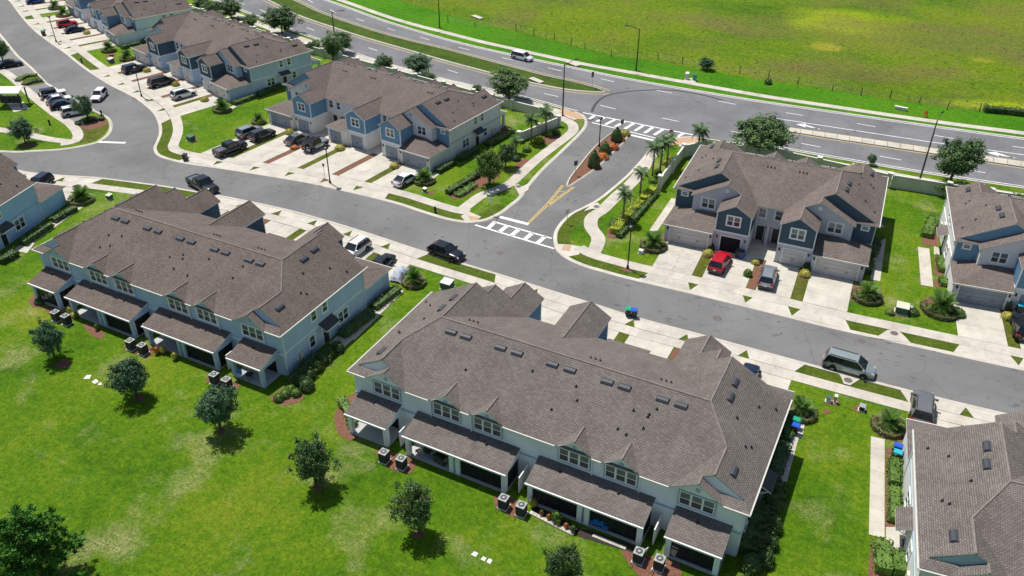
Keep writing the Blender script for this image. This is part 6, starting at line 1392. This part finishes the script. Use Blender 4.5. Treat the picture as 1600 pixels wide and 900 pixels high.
# air conditioners behind the two near rows
def ac_unit(label, pos, rz):
    root = empty('air_conditioner', (*pos, 0), rz); tag(root, label, 'air conditioner', 'air conditioners on the mulch')
    mb = MB('stone_white'); mb.box(-.45, .45, -.45, .45, 0, .08); mb.build('pad', root)
    mb = MB('ac_casing'); mb.box(-.37, .37, -.37, .37, .08, 1.12); 
    mb.build('casing', root)
    sl = MB('vent_black')
    for k in range(9): sl.box(-.385, .385, -.385, .385, .2 + k * .1, .225 + k * .1)
    o = sl.build('louvre', root); o['kind'] = 'stuff'
    tp = MB('ac_top')
    n = 16
    for k in range(n):
        a, b_ = 6.2832 * k / n, 6.2832 * (k + 1) / n
        sq = lambda t: tuple(.395 * x / max(abs(math.cos(t)), abs(math.sin(t))) for x in (math.cos(t), math.sin(t)))
        tp.poly([(.29 * math.cos(a), .29 * math.sin(a), 1.16), (*sq(a), 1.15), (*sq(b_), 1.15), (.29 * math.cos(b_), .29 * math.sin(b_), 1.16)])
        tp.poly([(*sq(a), 1.1), (*sq(b_), 1.1), (*sq(b_), 1.15), (*sq(a), 1.15)])
    tp.build('top', root)
    fn = MB('ac_fan', 'ac_top'); fn.poly([(.3 * math.cos(6.2832 * k / 16), .3 * math.sin(6.2832 * k / 16), 1.13) for k in range(16)], 'ac_fan'); fn.lathe([(.13, 1.135), (.12, 1.18), (0, 1.19)], 'ac_top', 10); fn.build('fan', root)
    pp = MB('pipe_black'); pp.tube((.3, .4, .3), (.3, .9, .3), .03, n=5); pp.build('hose', root)
for ps, lb in [((-79.77,44.91),'left unit of the first pair under the light blue porches'),((-78.15,44.93),'right unit of the first pair under the light blue porches'),((-68.3,44.98),'left unit of the second pair under the light blue porches'),((-66.59,45.0),'right unit of the second pair under the light blue porches'),((-56.46,44.85),'left unit of the third pair,beside the toy porch'),((-54.82,44.82),'right unit of the third pair,beside the toy porch'),((-35.19,43.64),'left unit of the pair beside the red cushioned porch'),((-33.38,43.7),'right unit of the pair beside the red cushioned porch'),((-23.17,43.8),'left unit of the pair next to the potted plants'),((-21.5,43.8),'right unit of the pair next to the potted plants'),((-11.13,43.79),'left unit of the pair by the last end porch'),((-9.46,43.87),'right unit of the pair by the last end porch')]:
    ac_unit('dark condenser, ' + lb, ps, R(180))
# utility boxes
def cabinet(name, label, pos, dx, dy, h, mat, top=None, rz=0., cat='utility box'):
    root = empty(name, (*pos, 0), rz); tag(root, label, cat)
    mb = MB('stone_white'); mb.box(-dx / 2 - .08, dx / 2 + .08, -dy / 2 - .08, dy / 2 + .08, 0, .08); mb.build('pad', root)
    mb = MB(mat); mb.hexa([(-dx / 2, -dy / 2, .08), (dx / 2, -dy / 2, .08), (dx / 2, dy / 2, .08), (-dx / 2, dy / 2, .08), (-dx / 2, -dy / 2, h * .86), (dx / 2, -dy / 2, h * .86), (dx / 2, dy / 2, h), (-dx / 2, dy / 2, h)]); mb.build('cabinet', root)
    mb = MB(top or mat); mb.hexa([(-dx / 2 - .04, -dy / 2 - .04, h * .86), (dx / 2 + .04, -dy / 2 - .04, h * .86), (dx / 2 + .04, dy / 2 + .04, h), (-dx / 2 - .04, dy / 2 + .04, h), (-dx / 2 - .04, -dy / 2 - .04, h * .86 + .07), (dx / 2 + .04, -dy / 2 - .04, h * .86 + .07), (dx / 2 + .04, dy / 2 + .04, h + .07), (-dx / 2 - .04, dy / 2 + .04, h + .07)]); mb.build('lid', root)
cabinet('transformer', 'cream topped green transformer on mulch in the right lawn', (3.4,89.94), 1.3, 1.1, 1.0, 'utility_green', 'utility_cream', R(3))
cabinet('transformer', 'grey green transformer on the lawn corner between the two near rows', (-44.7,70.47), 1.3, 1.1, 1.0, 'utility_green', 'galvanised', R(0))
cabinet('transformer', 'dark green box on the corner lawn left of the black pickup drive', (-102.76,88.17), 1.1, .9, .9, 'utility_green', 'utility_green', R(-8))
cabinet('transformer', 'pale topped box on the lawn between slate bay and aqua rows', (-144.43,108.88), 1.1, .9, .9, 'utility_green', 'utility_cream', R(-15))
cabinet('transformer', 'black topped small box on the lawn by the sky blue row', (-98.03,68.05), .7, .6, .7, 'utility_green', 'utility_cream', 0)
cabinet('pedestal', 'white capped cable pedestal on mulch near the white sedan', (-60.25,90.26), .5, .4, .6, 'utility_green', 'white_plastic', 0)
cabinet('pedestal', 'grey post like pedestal right of the cream transformer', (4.24,90.37), .25, .25, .8, 'galvanised', None, 0)
cabinet('pedestal', 'left of two small pedestals on the lawn by the centre row', (-1.19,70.43), .45, .4, .55, 'stone_white', 'utility_green', 0)
cabinet('pedestal', 'grey upright pedestal on the lawn by the centre row', (-0.6,70.53), .25, .25, .9, 'galvanised', None, 0)
cabinet('pedestal', 'lone black pedestal on a round mulch patch', (1.91,70.57), .5, .45, .6, 'bin_dark', 'galvanised', 0)
cabinet('pedestal', 'stone topped box in the lamp post bed', (-27.22,88.48), .5, .4, .5, 'stone_white', None, 0)
cabinet('pedestal', 'cream cylinder pedestal on the far highway pavement pad', (-41.41,152.5), .6, .6, 1.3, 'galvanised', 'stone_white', 0)
cabinet('pedestal', 'green pedestal on the far highway pavement pad', (-39.97,152.66), .6, .6, 1.2, 'bin_green_lid', 'utility_green', 0)
struct(fill([(-41.94,151.43),(-40.87,153.57),(-39.39,152.78),(-39.56,151.33)], .055, 'concrete_walk'), 'pad')
root = empty('culvert_headwall', (*(-3.85,155.04), 0), R(-6)); tag(root, 'long white concrete culvert headwall on the mown verge', 'headwall')
mb = MB('stone_white'); mb.box(-.95, .95, -.2, .2, 0, .45); mb.build('wall', root); mb = MB('masonry_cap'); mb.box(-1.05, 1.05, -.28, .28, .45, .55); mb.build('cap', root)
root = empty('warning_tripod', (*(0.22,153.42), 0)); tag(root, 'orange warning tripod standing on the mown verge', 'road sign')
for k in range(3): mb = MB('orange_plastic'); a = 2.1 * k; mb.tube((.45 * math.cos(a), .45 * math.sin(a), 0), (0, 0, 1.25), .07, n=6); mb.build('leg', root)
mb = MB('orange_plastic'); mb.box(-.3, .3, -.03, .03, .5, 1.1); mb.build('panel', root)
for c0, lb in [((-96.0,169.43),'upper left storm inlet slab beside the highway pavement'),((-63.78,150.15),'middle storm inlet slab beside the highway pavement'),((-66.01,138.36),'storm inlet slab on the highway median edge')]:
    root = empty('storm_inlet', (*c0, 0), R(-24)); tag(root, lb, 'drain')
    mb = MB('concrete_walk'); mb.box(-1.6, 1.6, -.6, .6, 0, .28); mb.build('slab', root); mb = MB('drain_dark'); mb.box(-1.3, 1.3, -.62, -.59, .06, .2); mb.build('opening', root)
# mail kiosk left of the parking court
root = empty('mail_kiosk', (*(-141.55,85.15), 0), R(28)); tag(root, 'white roofed mailbox shelter beside the parking court walk', 'kiosk')
mb = MB('white_paint'); mb.slab([(-2.6, 0, 3.3), (2.6, 0, 3.3), (2.6, -1.7, 2.75), (-2.6, -1.7, 2.75)], .12, 'white_paint', 'trim_white'); mb.build('roof', root)
mb = MB('white_paint'); mb.slab([(-2.6, 0, 3.3), (2.6, 0, 3.3), (2.6, 1.7, 2.75), (-2.6, 1.7, 2.75)], .12, 'white_paint', 'trim_white'); mb.build('roof', root)
for x in (-2.2, 2.2):
    for y in (-1.3, 1.3): mb = MB('pole_black'); mb.box(x - .09, x + .09, y - .09, y + .09, 0, 2.78); mb.build('post', root)
for x in (-1.4, -.5, .4, 1.3): mb = MB('sign_back'); mb.box(x - .38, x + .38, -.3, .3, .45, 1.6); mb.build('mailbox', root)
struct(fill([(-144.37,85.73),(-143.83,88.11),(-137.44,85.3),(-138.21,82.92)], .045, 'concrete'), 'pad')
# perimeter wall of the estate
def wall_run(label, P, h=1.9, pil=5.5):
    root = empty('perimeter_wall', (*P[0], 0)); tag(root, label, 'wall', 'walls round the estate')
    o = P[0]
    for a, b_ in zip(P, P[1:]):
        L = math.dist(a, b_); n = max(1, round(L / pil)); ux, uy = (b_[0] - a[0]) / L, (b_[1] - a[1]) / L; nx, ny = -uy, ux
        for k in range(n):
            p = (a[0] + ux * L * k / n - o[0], a[1] + uy * L * k / n - o[1]); q = (a[0] + ux * L * (k + 1) / n - o[0], a[1] + uy * L * (k + 1) / n - o[1])
            def hx(t0, t1, w_, z0, z1, m_):
                mb = MB(m_); A = lerp(p, q, t0); B_ = lerp(p, q, t1)
                mb.hexa([(A[0] - nx * w_, A[1] - ny * w_, z0), (B_[0] - nx * w_, B_[1] - ny * w_, z0), (B_[0] + nx * w_, B_[1] + ny * w_, z0), (A[0] + nx * w_, A[1] + ny * w_, z0), (A[0] - nx * w_, A[1] - ny * w_, z1), (B_[0] - nx * w_, B_[1] - ny * w_, z1), (B_[0] + nx * w_, B_[1] + ny * w_, z1), (A[0] + nx * w_, A[1] + ny * w_, z1)]); return mb
            hx(.05, .95, .09, 0, h, 'masonry').build('panel', root); hx(.045, .955, .13, h, h + .1, 'masonry_cap').build('cap', root)
            pm = MB('masonry'); pm.box(p[0] - .28, p[0] + .28, p[1] - .28, p[1] + .28, 0, h + .25); pm.box(p[0] - .36, p[0] + .36, p[1] - .36, p[1] + .36, h + .25, h + .38, 'masonry_cap'); pm.build('pillar', root)
    pm = MB('masonry'); q = (P[-1][0] - o[0], P[-1][1] - o[1]); pm.box(q[0] - .28, q[0] + .28, q[1] - .28, q[1] + .28, 0, h + .25); pm.box(q[0] - .36, q[0] + .36, q[1] - .36, q[1] + .36, h + .25, h + .38, 'masonry_cap'); pm.build('pillar', root)
wall_run('pale masonry wall with pillars from the palms along the highway to the right', [(-30.98,106.49),(-31.32,118.54),(-29.09,121.57),(-17.04,123.69),(-2.09,122.53),(5.7,123.22),(16.34,124.27),(27.75,125.36)])
wall_run('pale masonry wall behind the azure and slate rows, ending at the entrance', [(-56.27,112.0),(-53.39,120.86),(-57.41,123.13),(-63.61,123.79),(-71.88,124.92),(-85.33,127.02),(-100.04,129.32),(-114.52,131.8),(-131.57,135.9),(-156.23,142.2)], 1.5)
# wire fence of the field
fp = [(-100.11,163.27),(-93.11,163.11),(-83.82,164.81),(-78.94,163.74),(-73.73,162.94),(-69.02,161.01),(-65.59,160.44),(-58.98,158.39),(-53.87,159.3),(-49.87,160.53),(-44.86,160.56),(-38.88,159.48),(-33.47,160.28),(-27.91,160.0),(-22.34,159.44),(-16.04,158.99),(-11.03,159.08),(-6.21,159.82),(-1.31,159.95),(3.34,158.99),(8.33,160.62),(14.27,161.45)]
root = empty('wire_fence', (*fp[0], 0)); tag(root, 'weathered post and wire fence along the rough field', 'fence')
rnd = random.Random(2)
for p, q in zip(fp, fp[1:] + [None]):
    x, y = p[0] - fp[0][0], p[1] - fp[0][1]
    mb = MB('post_wood'); h = rnd.uniform(1.2, 1.7); mb.tube((x, y, 0), (x + rnd.uniform(-.1, .1), y + rnd.uniform(-.1, .1), h), .09, .07, n=6); mb.build('post', root)
    if q:
        mb = MB('galvanised')
        for z in (.45, .8, 1.15): mb.tube((x, y, z), (q[0] - fp[0][0], q[1] - fp[0][1], z), .006, n=3, cap=False)
        o = mb.build('wire', root); o['kind'] = 'stuff'
# porch furniture
def round_table(label, pos, mat, r=.5, h=.73):
    root = empty('round_table', (*pos, .07)); tag(root, label, 'table')
    mb = MB(mat); mb.lathe([(0, h - .03), (r, h - .03), (r, h), (0, h)], n=16); mb.build('tabletop', root)
    for k in range(4): mb = MB(mat); a = 1.57 * k + .4; mb.tube((r * .8 * math.cos(a), r * .8 * math.sin(a), 0), (r * .3 * math.cos(a), r * .3 * math.sin(a), h - .03), .025, n=5); mb.build('leg', root)
def chair(label, pos, mat, rz, group=None, cushion=None):
    root = empty('porch_chair', (*pos, .07), rz); tag(root, label, 'chair', group)
    mb = MB(cushion or mat); mb.box(-.25, .25, -.25, .25, .42, .48); mb.build('seat', root)
    mb = MB(mat); mb.hexa([(-.25, .22, .48), (.25, .22, .48), (.25, .27, .48), (-.25, .27, .48), (-.25, .3, .95), (.25, .3, .95), (.25, .35, .95), (-.25, .35, .95)]); mb.build('backrest', root)
    for x in (-.22, .22):
        for y in (-.22, .22): mb = MB(mat); mb.tube((x, y, 0), (x, y, .42), .025, n=5); mb.build('leg', root)
round_table('bright blue round table on the shaded porch of the centre row', (-15.18,45.54), 'blue_plastic', .55)
chair('blue chair left of the blue table', (-15.71,45.42), 'blue_plastic', R(-60), 'blue porch chairs'); chair('blue chair right of the blue table', (-14.56,45.41), 'blue_plastic', R(80), 'blue porch chairs')
round_table('dark round table on the open porch left of the grill', (-31.91,46.08), 'ac_casing', .6)
chair('white chair with red cushion on the open porch', (-32.83,45.69), 'white_plastic', R(-120), None, 'red_fabric'); chair('white chair behind the red cushioned one', (-33.1,46.66), 'white_plastic', R(-150)); chair('dark chair in the middle of the open porch', (-31.86,46.65), 'ac_casing', R(100)); chair('dark chair at the back of the open porch', (-32.09,47.37), 'ac_casing', R(160))
root = empty('gas_grill', (*(-30.58,45.68), .07), R(170)); tag(root, 'black gas grill at the front of the open porch', 'grill')
mb = MB('ac_casing'); mb.box(-.6, .6, -.28, .28, .1, .85); mb.build('cabinet', root); mb = MB('pole_black'); mb.vwall([(-.38, .85), (.38, .85), (.38, 1.05), (.2, 1.2), (-.2, 1.2), (-.38, 1.05)], -.28, .28); mb.build('hood', root)
for s in (-1, 1): mb = MB('galvanised'); mb.box(*sorted((s * .6, s * .95)), -.25, .25, .8, .85); mb.build('side_shelf', root)
chair('white lounge chair on the last end porch', (-11.05,44.46), 'white_plastic', R(-110)); chair('blue and white toy chair on the light blue end porch', (-54.72,46.44), 'blue_plastic', R(30), None, 'white_plastic')
round_table('small dark table on the light blue end porch', (-53.6,46.79), 'ac_casing', .4)
for (ps, lb), mt, sz in zip([((-20.96,44.95),'yellow green potted plant at the first pillar'),((-19.91,44.39),'low pot with grey leaves second along the porch edge'),((-19.21,44.29),'red flowering pot third along the porch edge'),((-18.56,44.4),'tall green potted palm at the dark screen'),((-18.25,44.1),'green potted herb fourth along the porch edge'),((-17.54,44.09),'orange flowering pot fifth along the porch edge'),((-16.87,43.99),'last potted plant by the double pillar'),((-65.26,45.57),'orange leafed pot on the plant porch'),((-64.74,45.96),'pale potted plant on the plant porch'),((-62.86,45.73),'yellow potted plant by the middle pillar'),((-79.55,46.41),'yellow potted plant left of the first pillar'),((-74.3,45.6),'potted plant by the open light blue porch')],
   ('leaf_gold', 'leaf_box', 'leaf_orange', 'leaf_bright', 'leaf_bright', 'leaf_orange', 'leaf_hedge', 'leaf_orange', 'leaf_gold', 'leaf_gold', 'leaf_gold', 'leaf_bright'), (.9, .5, .5, 1.2, .6, .5, .7, .9, .9, .9, .8, .7)):
    root = empty('potted_plant', (*ps, .03)); tag(root, lb, 'plant', 'potted plants on the porches')
    mb = MB('terracotta'); mb.lathe([(.13, 0), (.2, .32), (.17, .32), (0, .3)], n=9); mb.build('pot', root)
    key = (mt, 1)
    if key not in BUSH: BUSH[key] = bush_mesh(4, mt)
    put(BUSH[key], 'foliage', root, (0, 0, .28), 0, (sz * .4, sz * .4, sz * .7))
# planks and tiles along the porch edges
rt = empty('planter_kerb'); rt['kind'] = 'structure'
struct(fill([(-16.88,44.28),(-15.85,44.81),(-11.86,45.04),(-11.76,44.31),(-16.22,43.81)], .025, 'mulch_dark'), 'mulch_bed'); struct(fill([(-20.95,44.56),(-20.72,45.07),(-16.42,44.67),(-16.53,43.87)], .025, 'mulch_dark'), 'mulch_bed')
for a, b_ in [((-20.92,44.26),(-16.67,43.79)),((-15.29,44.43),(-12.39,44.41))]:
    n = 12
    for k in range(n):
        p, q = lerp(a, b_, k / n), lerp(a, b_, (k + .92) / n); mb = MB('concrete_walk'); dx, dy = q[0] - p[0], q[1] - p[1]; L = math.hypot(dx, dy); nx, ny = -dy / L * .17, dx / L * .17
        mb.prism([(p[0] - nx, p[1] - ny), (q[0] - nx, q[1] - ny), (q[0] + nx, q[1] + ny), (p[0] + nx, p[1] + ny)], 0, .12); mb.build('kerb_stone', rt)
